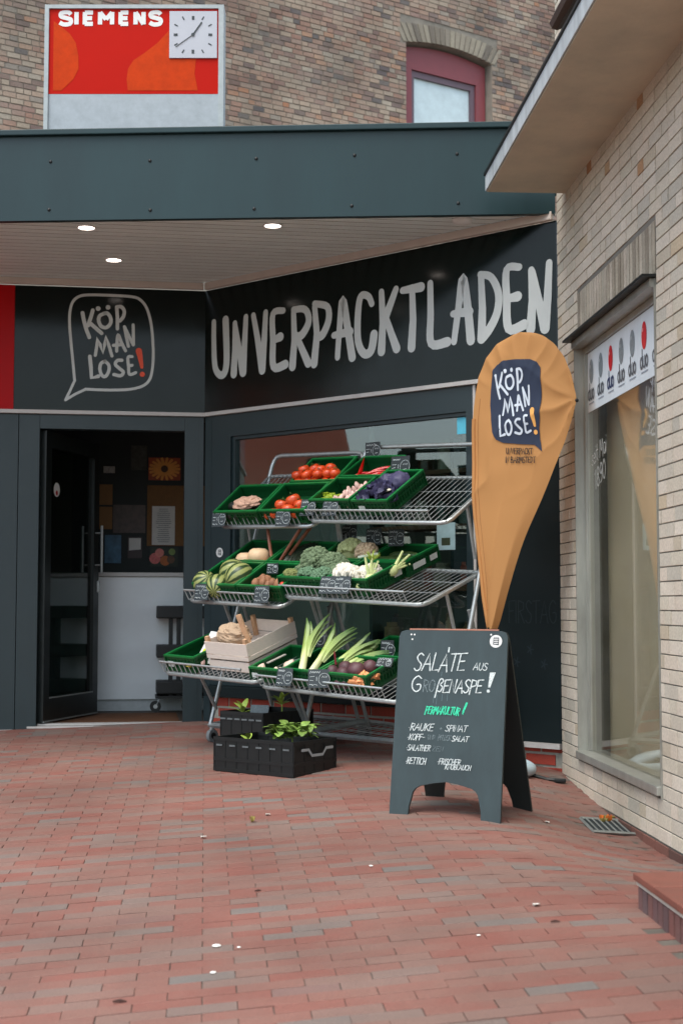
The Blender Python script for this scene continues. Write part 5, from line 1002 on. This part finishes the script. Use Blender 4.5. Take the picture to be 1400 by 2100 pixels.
mb = MB(); mb.box((0, 0, 0), (.035, .02, .20), None, .004); tag(inst('timber_offcut', mb.mesh('wooden_handle', wood_tan), basis(TP('LB', .60, .2, .255), (ex + ez * .25).normalized(), ey, (ez - ex * .25).normalized())), 'tan wooden slat standing up out of the plywood box', 'slat')
cd = thing('leaflet', TP('LB', .21, .3, .06), 'white leaflet with yellow print standing in the almost empty crate', 'leaflet')
def lf(x, y, o): return TP('LB', .205 + x, .12 + y * .55, .03 + y * .62) + ex * 0 + (ez - ey).normalized() * o
MB().prism([(-.03, 0), (.11, 0), (.15, .26), (.02, .27)], 0, .002, lf).build('sheet', white_pt, cd); MB().poly([(-.0, .05), (.06, .05), (.075, .12), (.012, .12)], lf, .004).build('yellow_print', mat('yellow_print', (216, 220, 40), .6, 0, .4, 120), cd); MB().stroke([(.03, .2), (.05, .207), (.07, .2), (.095, .206)], .014, lf, .004).build('lettering', slate, cd)

# ------------------------------------------------------------------ black folding boxes and seedlings
def fold_box(c, xd, yd, W_, D_, h, label, handle=False):
    z = V((0, 0, 1)); f = lambda x, y, q_: V(c) + xd * x + yd * y + z * q_; t = thing('folding_box', c, label, 'box', 'black folding boxes')
    def slab(mb_, a0, a1, b0, b1, c0, c1): P = [f(a, b, q_) for a in (a0, a1) for b in (b0, b1) for q_ in (c0, c1)]; mb_.add(P, [(0, 1, 3, 2), (4, 6, 7, 5), (0, 4, 5, 1), (2, 3, 7, 6), (0, 2, 6, 4), (1, 5, 7, 3)])
    e = .012
    for (a0, a1, b0, b1, ax_) in ((0, W_, 0, e, 0), (0, W_, D_ - e, D_, 0), (0, e, e, D_ - e, 1), (W_ - e, W_, e, D_ - e, 1)):
        mb_ = MB(); slab(mb_, a0 + (.004 if ax_ else 0), a1 - (.004 if ax_ else 0), b0 + (0 if ax_ else .004), b1 - (0 if ax_ else .004), .0, h); ln = (a1 - a0) if ax_ == 0 else (b1 - b0)
        for q_ in (.0, .30 * h, h - .022): slab(mb_, a0 - .0, a1 + .0, b0, b1, q_ + .001, q_ + (.02 if q_ < h * .5 else .021))
        n_ = int(ln / .085)
        for i in range(n_ + 1):
            s_ = (ln - .014) * i / n_
            if ax_ == 0: slab(mb_, a0 + s_, a0 + s_ + .008, b0 + .001, b1 - .001, .002, h - .002)
            else: slab(mb_, a0 + .001, a1 - .001, b0 + s_, b0 + s_ + .008, .002, h - .002)
        mb_.build('side_wall', black_pl, t)
    mb_ = MB(); slab(mb_, e, W_ - e, e, D_ - e, .004, .012); mb_.build('floor', black_pl, t)
    mb_ = MB()
    for i in range(6): a = W_ * (i + .5) / 6; slab(mb_, a - .025, a + .02, -.0035, -.0015, h - .052, h - .042)
    mb_.build('slot_trim', mat('grey_slot', (92, 98, 100), .5), t)
    if handle:
        g_ = lambda x, y, o: f(W_ + o, x, y)
        MB().stroke([(.06, h - .05), (.12, h - .05), (.15, h - .085), (.25, h - .085), (.28, h - .05), (.34, h - .05)], .016, g_, .014, False).build('handle', mat('grey_handle', (150, 156, 158), .45), t)
    return f
XB = V((.792, -.611, 0)); YB = V((.611, .792, 0))
c_ = V((-.758, 8.488, gz(-.6, 8.4) + .002)); bf1 = fold_box(c_, XB, YB, .615, .398, .2, 'black folding box of leafy plants in front of the racks', True)
XB2 = V((.79, -.613, 0)); YB2 = V((.613, .79, 0)); c2 = V((-.77, 9.08, gz(-.5, 9.0) + .006)); 
bf2 = fold_box(c2, XB2, YB2, .36, .5, .27, 'black box of seedlings behind the leafy plants under the rack')
lf_m = mat('seedling_leaf', (120, 150, 52), .5, 0, .2, 40, rnd=.3, col2=(160, 180, 80)); lf_d = mat('salad_leaf', (96, 128, 58), .5, 0, .25, 40, rnd=.3, col2=(130, 156, 70))
def leafblade(L_, W_, droop):
    def f(mb_):
        P = []; n_ = 7
        for i in range(n_ + 1): v = i / n_; w_ = W_ * math.sin(math.pi * (v * .92 + .04)) ** .8; z = .25 * L_ * v - droop * v * v; P += [(-w_, v * L_, z + .15 * w_), (0, v * L_, z), (w_, v * L_, z + .15 * w_)]
        mb_.add(P, [(i * 3 + k, i * 3 + k + 1, i * 3 + k + 4, i * 3 + k + 3) for i in range(n_) for k in (0, 1)])
    return f
lm_n = pmesh('leaf', lf_m, leafblade(.12, .022, .03)); lm_b = pmesh('leaf', lf_d, leafblade(.11, .042, .06))
def plant(p, n_, me_, label, spread=.9, hh=.08, s_=1., scatter=.0):
    t = thing('potted_seedling' if me_ is lm_n else 'leafy_plant', p, label, 'plant'); p = V(p)
    MB().tube([p, p + Z * hh * .6, p + Z * hh], [.005, .004, .003], 6).build('stem', lf_m, t)
    for i in range(n_):
        q_ = p + Z * (hh * random.uniform(.5, 1)) + V((random.uniform(-scatter, scatter), random.uniform(-scatter, scatter), random.uniform(0, scatter * .35)))
        inst('leaf', me_, Matrix.Translation(q_) @ Matrix.Rotation(i * 2.4 + random.uniform(-.3, .3), 4, 'Z') @ Matrix.Rotation(random.uniform(.0, spread), 4, 'X') @ Matrix.Scale(s_ * random.uniform(.7, 1.15), 4), t)
plant(bf1(.44, .2, .15), 120, lm_b, 'bushy green salad plant at the handle end of the front box', .9, .09, .62, .11)
plant(bf1(.17, .12, .13), 5, lm_n, 'thin young seedling alone at the other end of the front box', .5, .06, .8)
plant(bf2(.14, .06, .22), 7, lm_n, 'young seedling near the outer side of the rear box', .9, .07, .8)
plant(bf2(.26, .3, .24), 8, lm_n, 'taller young seedling in the middle of the rear box', 1.0, .1, .8)
soil = mat('potting_soil', (38, 32, 28), .95, 0, .3, 60, bump=.6, bscale=200)
for f, W_, D_, h, lab in ((bf1, .58, .36, .115, 'dark potting soil filling the front folding box'), (bf2, .33, .46, .2, 'dark potting soil filling the rear black box')):
    mb = MB(); n = 12; mb.add([f(.015 + W_ * i / n, .015 + D_ * j / n, h + .012 * noise.noise(V((i * .9, j * .9, h)))) for j in range(n + 1) for i in range(n + 1)], [(j * (n + 1) + i, j * (n + 1) + i + 1, (j + 1) * (n + 1) + i + 1, (j + 1) * (n + 1) + i) for j in range(n) for i in range(n)])
    tag(mb.build('potting_soil', soil, None, True, at=f(.3, .2, h)), lab, 'soil', kind='stuff')
mb = MB(); mb.prism([(0, 0), (.13, .0), (.13, .05), (0, .05)], 0, .003, lambda x, y, o: bf2(.2 + x * .9, .06 + y * .2 + o + x * .3, .262 + y)); tag(mb.build('torn_foil', mat('black_foil', (60, 72, 76), .25, 0, .4, 30), at=bf2(.25, .08, .26)), 'shiny dark label strip on the rim of the rear box', 'strip')

# ------------------------------------------------------------------ chalk board stand
AX = V((.914, -.407, -.004)).normalized(); AD = V((.407, .914, 0)).normalized(); AF = V((.229, 6.96, .069)); AW = .56
def side_board(foot, depth_top, sgn):
    """foot: bottom line origin; the board leans so its top lies depth_top along AD."""
    topv = (AD * depth_top + Z * .905); hh = topv.length; up = topv.normalized(); nr = AX.cross(up).normalized()
    return (lambda x, y, o=0.: foot + AX * x + up * y + nr * o), hh
fb, H1 = side_board(AF, .15, 1)
bb, H2 = side_board(AF + AD * .54, -.375, -1)
def board_outline(H_):
    o = [(0, 0), (.095, 0), (.098, .06), (.11, .11)]
    o += [(.11 + .06 * (1 - math.cos(a)), .11 + .055 * math.sin(a)) for a in [.4, .8, 1.2]] + [(.22, .178), (.28, .186), (.34, .178)] + [(AW - .11 - .06 * (1 - math.cos(a)), .11 + .055 * math.sin(a)) for a in [1.2, .8, .4]]
    o += [(AW - .11, .11), (AW - .098, .06), (AW - .095, 0), (AW, 0), (AW, H_ - .03), (AW - .01, H_ - .008), (AW - .035, H_), (.035, H_), (.01, H_ - .008), (0, H_ - .03)]
    return o
ab = thing('chalkboard_stand', AF + AD * .25 + AX * .28, 'dark A shaped chalkboard stand with handwritten salad offers', 'chalkboard')
f_b = MB().prism(board_outline(H1), -.018, 0, fb).build('front_board', slate_dk, ab)
b_b = MB().prism(board_outline(H2), 0, .016, bb).build('rear_board', mat('board_back', (22, 32, 32), .6, 0, .1, 8), ab)
MB().tube([fb(.05, H1 + .004, -.012), fb(AW - .05, H1 + .004, -.012)], .006, 8).build('hinge', mat('copper_edge', (150, 96, 76), .5), ab)
for x in (.03, AW - .12): MB().prism([(x, -.002), (x + .09, -.002), (x + .09, .012), (x, .012)], -.02, .003, fb).build('foot_cap', black_pl, f_b)
S_ = AW / 1433.; CX0 = -78
def ax_(cx): return (cx - CX0) * S_
def ay_(cy): return H1 - cy * (.905 / 2490) * 1.0
def chalk_line(text, x0, x1, base, h, wd, m, slant=.12, jit=.03):
    mb_ = MB(); write(mb_, text, ax_(x0), ay_(base), h * .905 / 2490, wd * .74, fb, .0015, (x1 - x0) * S_ * .95, slant, jit); mb_.build('chalk_writing', m, f_b)
chalk_line('SALATE', 140, 860, 550, 235, .008, chalk, .2, .05); chalk_line('AUS', 925, 1120, 525, 95, .005, chalk, .2)
MB().stroke([(ax_(595), ay_(290)), (ax_(600), ay_(235))], .007, fb, .002).build('chalk_writing', chalk, f_b)
chalk_line('G', 118, 270, 840, 210, .008, chalk, .1); chalk_line('RO', 275, 450, 835, 160, .0065, chalk_faint, .1); chalk_line('bENASPE', 450, 1085, 835, 175, .008, chalk, .2, .05)
MB().poly([(ax_(1145), ay_(555)), (ax_(1220), ay_(550)), (ax_(1155), ay_(755)), (ax_(1130), ay_(750))], fb, .0015).dot(ax_(1135), ay_(800), .008, fb, .0016).build('chalk_writing', chalk, f_b)
chalk_line('PERMAKULTUR', 320, 800, 1130, 100, .007, chalk_green, .25, .08)
MB().stroke([(ax_(865), ay_(970)), (ax_(825), ay_(1085))], .010, fb, .0016).dot(ax_(820), ay_(1110), .004, fb, .0017).build('chalk_writing', chalk_green, f_b)
chalk_line('.RAUKE', 110, 465, 1355, 95, .005, chalk, .25); chalk_line('+', 525, 565, 1340, 60, .004, chalk_faint); chalk_line('SPINAT', 600, 900, 1345, 80, .0045, chalk, .25)
chalk_line('.KOPF-', 105, 350, 1480, 80, .0045, chalk, .25); chalk_line('UND', 375, 475, 1465, 60, .003, chalk_faint, .2); chalk_line('PFLUCK', 510, 690, 1470, 70, .0035, chalk_faint, .2); chalk_line('SALAT', 690, 920, 1475, 70, .0045, chalk, .25)
chalk_line('.SALATHER', 100, 440, 1620, 75, .0045, chalk, .2); chalk_line('ZEN', 440, 600, 1615, 65, .003, chalk_faint, .2)
chalk_line('.RETTICH', 100, 385, 1800, 85, .0045, chalk, .2); chalk_line('.FRISCHER', 520, 840, 1785, 75, .0045, chalk, .2); chalk_line('KNOBLAUCH', 620, 975, 1845, 65, .004, chalk, .25)
mb = MB()
for x, y, l in ((430, 860, 120), (470, 870, 130), (540, 860, 90), (610, 850, 100), (520, 560, 60)): mb.stroke([(ax_(x), ay_(y)), (ax_(x - 5), ay_(y + l))], .003, fb, .001, caps=False)
mb.build('chalk_runs', mat('chalk_run', (84, 104, 110), .8), f_b)
mb = MB()
for x, y in ((85, 60), (128, 62), (102, 126), (1140, 50)): mb.dot(ax_(x), ay_(y), .0045, fb, .002)
mb.build('screw_heads', white_pt, f_b)
round_sticker('round_sticker', lambda x, z, o=0.: fb(x, z, o), ax_(1205), ay_(138), .031, 'round white logo sticker at the chalkboard top corner', .002)

# ------------------------------------------------------------------ teardrop flag
FP = V((.89, 8.476, 0)); FDx = V((.7071, -.7071, 0)).normalized(); FNn = V((FDx.y, -FDx.x, 0))     # normal towards the viewer
if FNn.dot(V((0, -1, 0))) < 0: FNn = -FNn
LFT = [(-0.027, 0.955), (-0.063, 1.129), (-0.081, 1.275), (-0.109, 1.51), (-0.127, 1.658), (-0.14, 1.954), (-0.142, 2.162), (-0.121, 2.339), (-0.07, 2.512), (0.025, 2.634), (0.137, 2.687), (0.264, 2.702)]
TOPR = [(0.264, 2.702), (0.388, 2.668), (0.492, 2.588), (0.576, 2.464), (0.619, 2.319), (0.628, 2.262)]
RGT = [(0.628, 2.262), (0.572, 2.1), (0.519, 1.978), (0.378, 1.72), (0.233, 1.47), (0.123, 1.215), (0.047, 1.014), (0.021, 0.956)]
def crom(p, n_=6):
    q_ = []
    for i in range(len(p) - 1):
        a, b, c, d = V(p[max(0, i - 1)]), V(p[i]), V(p[i + 1]), V(p[min(len(p) - 1, i + 2)])
        for j in range(n_): t_ = j / n_; r_ = .5 * ((2 * b) + (c - a) * t_ + (2 * a - 5 * b + 4 * c - d) * t_ * t_ + (3 * b - a - 3 * c + d) * t_ ** 3); q_.append((r_.x, r_.y))
    return q_ + [tuple(p[-1])]
_top = crom(LFT + TOPR[1:]); _k = max(range(len(_top)), key=lambda i: _top[i][1]); LFT, TOPR, RGT = _top[:_k + 1], _top[_k:], crom(RGT)
ZTOP = LFT[-1][1]
def lerp_x(tab, z):
    tab = sorted(tab, key=lambda q_: q_[1])
    if z <= tab[0][1]: return tab[0][0]
    for (x0, z0), (x1, z1) in zip(tab, tab[1:]):
        if z <= z1: return x0 + (x1 - x0) * ((z - z0) / max(1e-6, z1 - z0))
    return tab[-1][0]
def flag_pos(a, z, o=0.):
    l, r_ = lerp_x(LFT, z), lerp_x(RGT + TOPR, z); wv_ = max(.02, r_ - l); s_ = (a - l) / wv_
    s_ = max(0, min(1, s_)); low = max(0, min(1, (1.9 - z) / .9))
    cr_ = lambda t: 1 - 2 * abs(math.sin(t)) ** .7
    d = .028 * math.sin(s_ * 3.14) + (.12 + .88 * low) * .013 * cr_(s_ * 7.5 - .2 + .35 * math.sin(z * 2.3)) * math.exp(-(s_ / .7) ** 2) * min(1, s_ * 10)
    dx, dz = a - .628, z - 2.262; ang = math.atan2(dz, -dx); rr = math.hypot(dx, dz); wob = noise.noise(V((a * 5, z * 4, 0)))
    d += .009 * cr_(ang * 4.3 + .7 + wob * 1.2) * max(0, 1 - rr / .8) * min(1, rr / .12)
    d += .012 * cr_(ang * 3.4 + rr * 2.2 + wob) * math.exp(-((z - 1.98) / .35) ** 2) * (1 - .55 * s_)
    d -= .03 * max(0, s_ - .84) / .16 * low
    if z > 2.38: d += .005 * cr_(math.atan2(z - 2.25, a - .25) * 11 + wob * 2.2) * min(1, (z - 2.38) / .12)
    return FP + FDx * a + Z * z + FNn * (d + o)
mb = MB(); NZ_, NX_ = 150, 60
for j in range(NZ_ + 1):
    z = .956 + (ZTOP - .0008 - .956) * (1 - (1 - j / NZ_) ** 1.25); l, r_ = lerp_x(LFT, z), lerp_x(RGT + TOPR, z)
    for i in range(NX_ + 1): mb.v.append(flag_pos(l + (r_ - l) * i / NX_, z))
mb.f += [(j * (NX_ + 1) + i, j * (NX_ + 1) + i + 1, (j + 1) * (NX_ + 1) + i + 1, (j + 1) * (NX_ + 1) + i) for j in range(NZ_) for i in range(NX_)]
fg = thing('teardrop_flag', (.885, 8.48, gz(.885, 8.48)), 'orange teardrop beach flag with a dark speech bubble logo', 'flag')
cloth = bpy.data.materials.new('orange_cloth'); cloth.use_nodes = True; cn = cloth.node_tree; pb_ = cn.nodes['Principled BSDF']; pb_.inputs['Base Color'].default_value = (*lin((210, 154, 98)), 1); pb_.inputs['Roughness'].default_value = .75; pb_.inputs['Specular IOR Level'].default_value = .2
tl = cn.nodes.new('ShaderNodeBsdfTranslucent'); tl.inputs[0].default_value = (*lin((214, 140, 70)), 1); mxs = cn.nodes.new('ShaderNodeMixShader'); mxs.inputs[0].default_value = .3; cn.links.new(pb_.outputs[0], mxs.inputs[1]); cn.links.new(tl.outputs[0], mxs.inputs[2]); cn.links.new(mxs.outputs[0], cn.nodes['Material Output'].inputs[0])
sail = mb.build('sail', cloth, fg, True)
edge = LFT + TOPR[1:]
mb = MB(); mb.tube([flag_pos(a, z, .003) + FDx * .012 * (1 if z < 2.3 else 0) for a, z in LFT[:40:2]] , .0135, 8); mb.build('pole_sleeve', cloth, sail, True)
MB().stroke([(a + .05, z) for a, z in LFT[4:44:2]], .004, lambda x, y, o: flag_pos(x, y, o), .0015).build('sleeve_seam', mat('seam_thread', (170, 110, 60), .8), sail)
mb = MB(); mb.tube([(.885, 8.48, gz(.885, 8.48) + .03), (.885, 8.48, .5), flag_pos(-.01, .965, -.004)] , .012, 8); mb.build('pole', black_pl, fg, True)
mb = MB(); mb.ball(FP + FDx * .633 + Z * 2.26, .011); mb.build('pole_tip', black_pl, fg, True)
def map_flag(x, y, o):   # crop grid 1400 x 1733 of the flag picture, y down
    a = -.05 + .745 * x / 1400 - .007 * y / 1400; z = 2.629 - (.095 - .039 * y / 1400) * x / 1400 - .622 * y / 1400; return flag_pos(a, z, o + .002)
FB2 = [(220, 200), (330, 135), (520, 118), (700, 115), (790, 150), (835, 230), (848, 400), (848, 650), (836, 900), (815, 1060), (820, 1200), (856, 1375), (750, 1282), (560, 1275), (330, 1258), (230, 1215), (170, 1110), (145, 950), (125, 750), (135, 560), (150, 380), (170, 260)]
bub = MB(); cxx, cyy = 490, 690; rings = 26; ex_ = []
for i in range(len(FB2)):
    a, b = FB2[i], FB2[(i + 1) % len(FB2)]
    for t_ in range(4): ex_.append((a[0] + (b[0] - a[0]) * t_ / 4, a[1] + (b[1] - a[1]) * t_ / 4))
n = len(ex_); P = [map_flag(cxx, cyy, .003)]
for r_ in range(1, rings + 1): P += [map_flag(cxx + (x - cxx) * r_ / rings, cyy + (y - cyy) * r_ / rings, .003) for x, y in ex_]
F = [(0, 1 + i, 1 + (i + 1) % n) for i in range(n)] + [(1 + r_ * n + i, 1 + (r_ + 1) * n + i, 1 + (r_ + 1) * n + (i + 1) % n, 1 + r_ * n + (i + 1) % n) for r_ in range(rings - 1) for i in range(n)]
bub.add(P, F); navy = mat('navy_print', (52, 60, 78), .75, 0, .06, 8, spec=.2); bo = bub.build('speech_bubble', navy, sail, True)
def art_flag(x, y, o): return map_flag(215 + (x - 325) * .685, 340 + (y - 345) * .935 - (x - 325) * .02, o + .0025)
art(sail, art_flag, .0035, mat('flag_white_print', (206, 214, 224), .75, spec=.2), mat('flag_orange_print', (232, 170, 96), .75, spec=.2), .82)
mb = MB(); write(mb, 'UNVERPACKT', 375, 0, 80, 9, lambda x, y, o: map_flag(x, 1410 - y, o), .004, 360); write(mb, 'IN BARMSTEDT', 372, 0, 80, 9, lambda x, y, o: map_flag(x, 1528 - y, o), .004, 410); mb.build('lettering', mat('black_print', (40, 36, 34), .75), sail)
fbse = thing('flag_base', (.885, 8.48, gz(.885, 8.48)), 'black cross foot with a pale water bag holding the flag', 'flag base')
for an in (-.2, 1.37, 2.94, 4.51):
    q_ = V((.885 + .40 * math.cos(an), 8.48 + .40 * math.sin(an), 0)); q_.z = gz(q_.x, q_.y) + .012; mb = MB(); mb.tube([(.885, 8.48, gz(.885, 8.48) + .035), q_.lerp(V((.885, 8.48, q_.z)), .2) + Z * .006, q_], .013, 6); mb.build('leg', black_pl, fbse)
    MB().box(q_, (.07, .04, .022), Matrix.Rotation(an, 3, 'Z'), .006).build('foot', black_pl, fbse)
ring = [(.885 + .23 * math.cos(a), 8.48 + .2 * math.sin(a), gz(.885 + .23 * math.cos(a), 8.48 + .2 * math.sin(a)) + .04) for a in [k * math.pi / 12 for k in range(24)]]
MB().tube(ring, [.036 + .008 * noise.noise(V((k, 0, 0))) for k in range(24)], 10, closed=True).build('water_bag', mat('pale_bag', (178, 196, 204), .4, 0, .1, 10), fbse, True)

# ------------------------------------------------------------------ drain grate, doorstep, litter
gr = thing('drain_grate', (1.33, 7.2, gz(1.33, 7.2)), 'square galvanised drain grate in the paving by the cream wall', 'drain grate')
gc = [V((1.216, 7.326, 0)), V((1.224, 6.994, 0)), V((1.455, 7.09, 0)), V((1.447, 7.43, 0))]
for q_ in gc: q_.z = gz(q_.x, q_.y) + .004
gq = lambda a, b, o: gc[0].lerp(gc[3], a).lerp(gc[1].lerp(gc[2], a), b) + Z * o
galv = mat('galvanised', (150, 154, 150), .5, .6, .2, 40)
mb = MB(); mb.add([gq(a, b, -.03) for a, b in ((0, 0), (1, 0), (1, 1), (0, 1))], [(0, 1, 2, 3)]); mb.build('pit', black_pl, gr)
mb = MB()
for a, b in (((0, 0), (1, 0)), ((1, 0), (1, 1)), ((1, 1), (0, 1)), ((0, 1), (0, 0))): mb.tube([gq(*a, 0), gq(*b, 0)], .009, 4)
mb.build('rim', galv, gr)
for i in range(1, 7): mb = MB(); mb.tube([gq(i / 7, 0, 0), gq(i / 7, 1, 0)], .005, 4); mb.build('bar', galv, gr)
mb = MB()
for i in range(1, 22): mb.tube([gq(0, i / 22, -.004), gq(1, i / 22, -.004)], .002, 4)
mb.build('cross_wires', mat('dark_galv', (70, 76, 78), .6, .5), gr)
st = thing('doorstep', (1.3, 4.5, .03), 'doorstep with a red tiled tread and dark upright bricks', 'step')
SD = V((.063, -.998, 0)); SO = V((1.038, 5.061, 0)); SN = V((-.998, -.063, 0))
def PS(a, z, o=0.): return SO + SD * a + SN * o + Z * z
mb = MB(); bx(mb, PS, 0.006, 2.5, -.1, .118, -.46, -.012); mb.build('core', mortar_grey, st)
lay([(.03 + i * .062, .055, .052, .118) for i in range(38)], lambda a, z, o=0.: PS(a, z, o - .012), st, step_br, .012)
MB().add([PS(0.006, z, o) for z in (-.02, .115) for o in (-.46, -.005)] + [PS(0, z, o) for z in (-.02, .115) for o in (-.46, -.005)], [(0, 1, 3, 2), (4, 5, 7, 6), (0, 1, 5, 4), (2, 3, 7, 6), (0, 2, 6, 4), (1, 3, 7, 5)]).build('end_brick', step_br, st)
mb = MB(); bx(mb, PS, -.002, 2.5, .119, .134, -.46, .004); mb.build('mortar_bed', mat('pale_mortar', (186, 180, 168), .9, 0, .15, 40), st)
tile_m = mat('red_tile', (120, 72, 60), .55, 0, .18, 12, rnd=.08)
for i in range(9):
    mb = MB(); bx(mb, PS, -.012 + i * .27, .254 + i * .27, .135, .16, -.46, .014, .005); mb.build('tread_tile', tile_m, st)
def bit(name, u, v, me_, lab, cat, rz, s_=1., group=None):
    z = gz(u, v); tag(inst(name, me_, Matrix.Translation((u, v, z + .004)) @ Matrix.Rotation(rz, 4, 'Z') @ Matrix.Scale(s_, 4)), lab, cat, group)
peb = pmesh('pebble', mat('white_blot', (226, 224, 218), .7), lambda b: b.ball((0, 0, 0), (.016, .014, .005), None, 10, 6)); scrap = pmesh('scrap', mat('white_scrap', (206, 202, 194), .8), leafsheet(.012, .03, .006, 3, 4, 1, .01)); twig = pmesh('twig', mat('dark_twig', (66, 42, 36), .8), lambda b: b.tube([(-.02, 0, 0), (0, .003, .002), (.02, 0, 0)], [.003, .005, .002], 5)); dl = pmesh('dry_leaf', mat('dry_leaf', (150, 134, 70), .7, 0, .3, 60), leafsheet(.014, .035, .02, 4, 5, 3, .015)); ol = pmesh('dry_leaf', mat('orange_leaf', (210, 112, 40), .7, 0, .3, 60), leafsheet(.016, .04, .03, 4, 5, 3, .02))
bit('white_pebble', -.417, 4.836, peb, 'largest white blot on the near paving', 'pebble', .2, 1.0); bit('white_pebble', -.402, 4.541, peb, 'white blot nearest the bottom edge of the paving', 'pebble', 1, .7); bit('white_pebble', -.34, 4.80, peb, 'tiny white blot just beside the largest one', 'pebble', 1, .5)
bit('white_pebble', .12, 5.85, peb, 'white crumb in the middle of the paving', 'pebble', 1, .6); bit('white_pebble', .45, 4.75, peb, 'white crumb on the paving towards the doorstep', 'pebble', 1, .5); bit('paper_scrap', .70, 5.1, scrap, 'thin white scrap on the paving towards the doorstep', 'scrap', 1.5, .9)
bit('twig', -.66, 4.32, twig, 'dark twig low down on the near paving', 'twig', .1, 1.); bit('twig', .72, 4.87, twig, 'dark twig on the paving towards the doorstep', 'twig', .1, .8); bit('twig', -.32, 5.55, twig, 'dark twig on the paving below the folding box', 'twig', .5, .7)
bit('dry_leaf', -.42, 6.9, dl, 'small dry green leaf on the paving below the folding box', 'leaf', .5, 1.); bit('paper_scrap', -.35, 7.05, scrap, 'white scrap beside the dry green leaf', 'scrap', 1.2, .8); bit('paper_scrap', -.62, 6.6, scrap, 'pale scrap on the middle paving', 'scrap', 1.4, .9); bit('paper_scrap', 1.0, 6.95, scrap, 'pale dry flake between the chalkboard and the grate', 'scrap', .4, 1.)
for i in range(7): bit('fallen_leaf', 1.36 + .03 * math.sin(i * 2.1), 7.38 + .04 * math.cos(i * 1.7), ol if i % 2 else dl, 'curled dry leaf caught on the drain grate', 'leaf', i * 1.3, .8, 'leaves on the drain grate')

# ------------------------------------------------------------------ houses across the street, seen only as reflections
rh = thing('street_house', (-17, 6, 0), 'low grey house with a rust tiled roof reflected in the window', 'house')
mb = MB(); mb.span((-22, 7.4, -.3), (-15, 20, 2.95)); mb.build('wall', mat('far_grey_render', (96, 98, 88), .9, 0, .15, 3), rh)
mb = MB(); mb.add([(-22.4, 7.15, 2.9), (-14.6, 7.15, 2.9), (-14.6, 20.4, 2.9), (-22.4, 20.4, 2.9), (-18.5, 7.15, 6.6), (-18.5, 20.4, 6.6)], [(0, 1, 4), (2, 3, 5), (1, 2, 5, 4), (3, 0, 4, 5), (0, 1, 2, 3)]); mb.build('roof', mat('far_roof', (150, 66, 42), .8), rh)
hd = thing('garden_wall', (-16, 4, 0), 'low dark hedge down the street reflected in the window', 'hedge')
mb = MB(); mb.span((-17, -8, -.3), (-15.8, 7.0, 2.1)); mb.build('foliage_body', mat('far_hedge', (52, 66, 40), .9, 0, .4, 6), hd)

# ------------------------------------------------------------------ each member of a small heap gets its own label
ORD = ['first', 'second', 'third', 'fourth', 'fifth', 'sixth', 'seventh', 'eighth', 'ninth', 'tenth', 'eleventh', 'twelfth', 'thirteenth', 'fourteenth', 'fifteenth', 'sixteenth', 'seventeenth', 'eighteenth']
same = {}
for o in list(COL.objects):
    if o.parent is None and o.get('label') and o.get('group'): same.setdefault(o['label'], []).append(o)
for lab, os_ in same.items():
    if 1 < len(os_) <= 18:
        os_.sort(key=lambda o: project(o.matrix_basis.translation)[0])
        for i, o in enumerate(os_): o['label'] = lab + ', ' + ORD[i] + ' from the left'
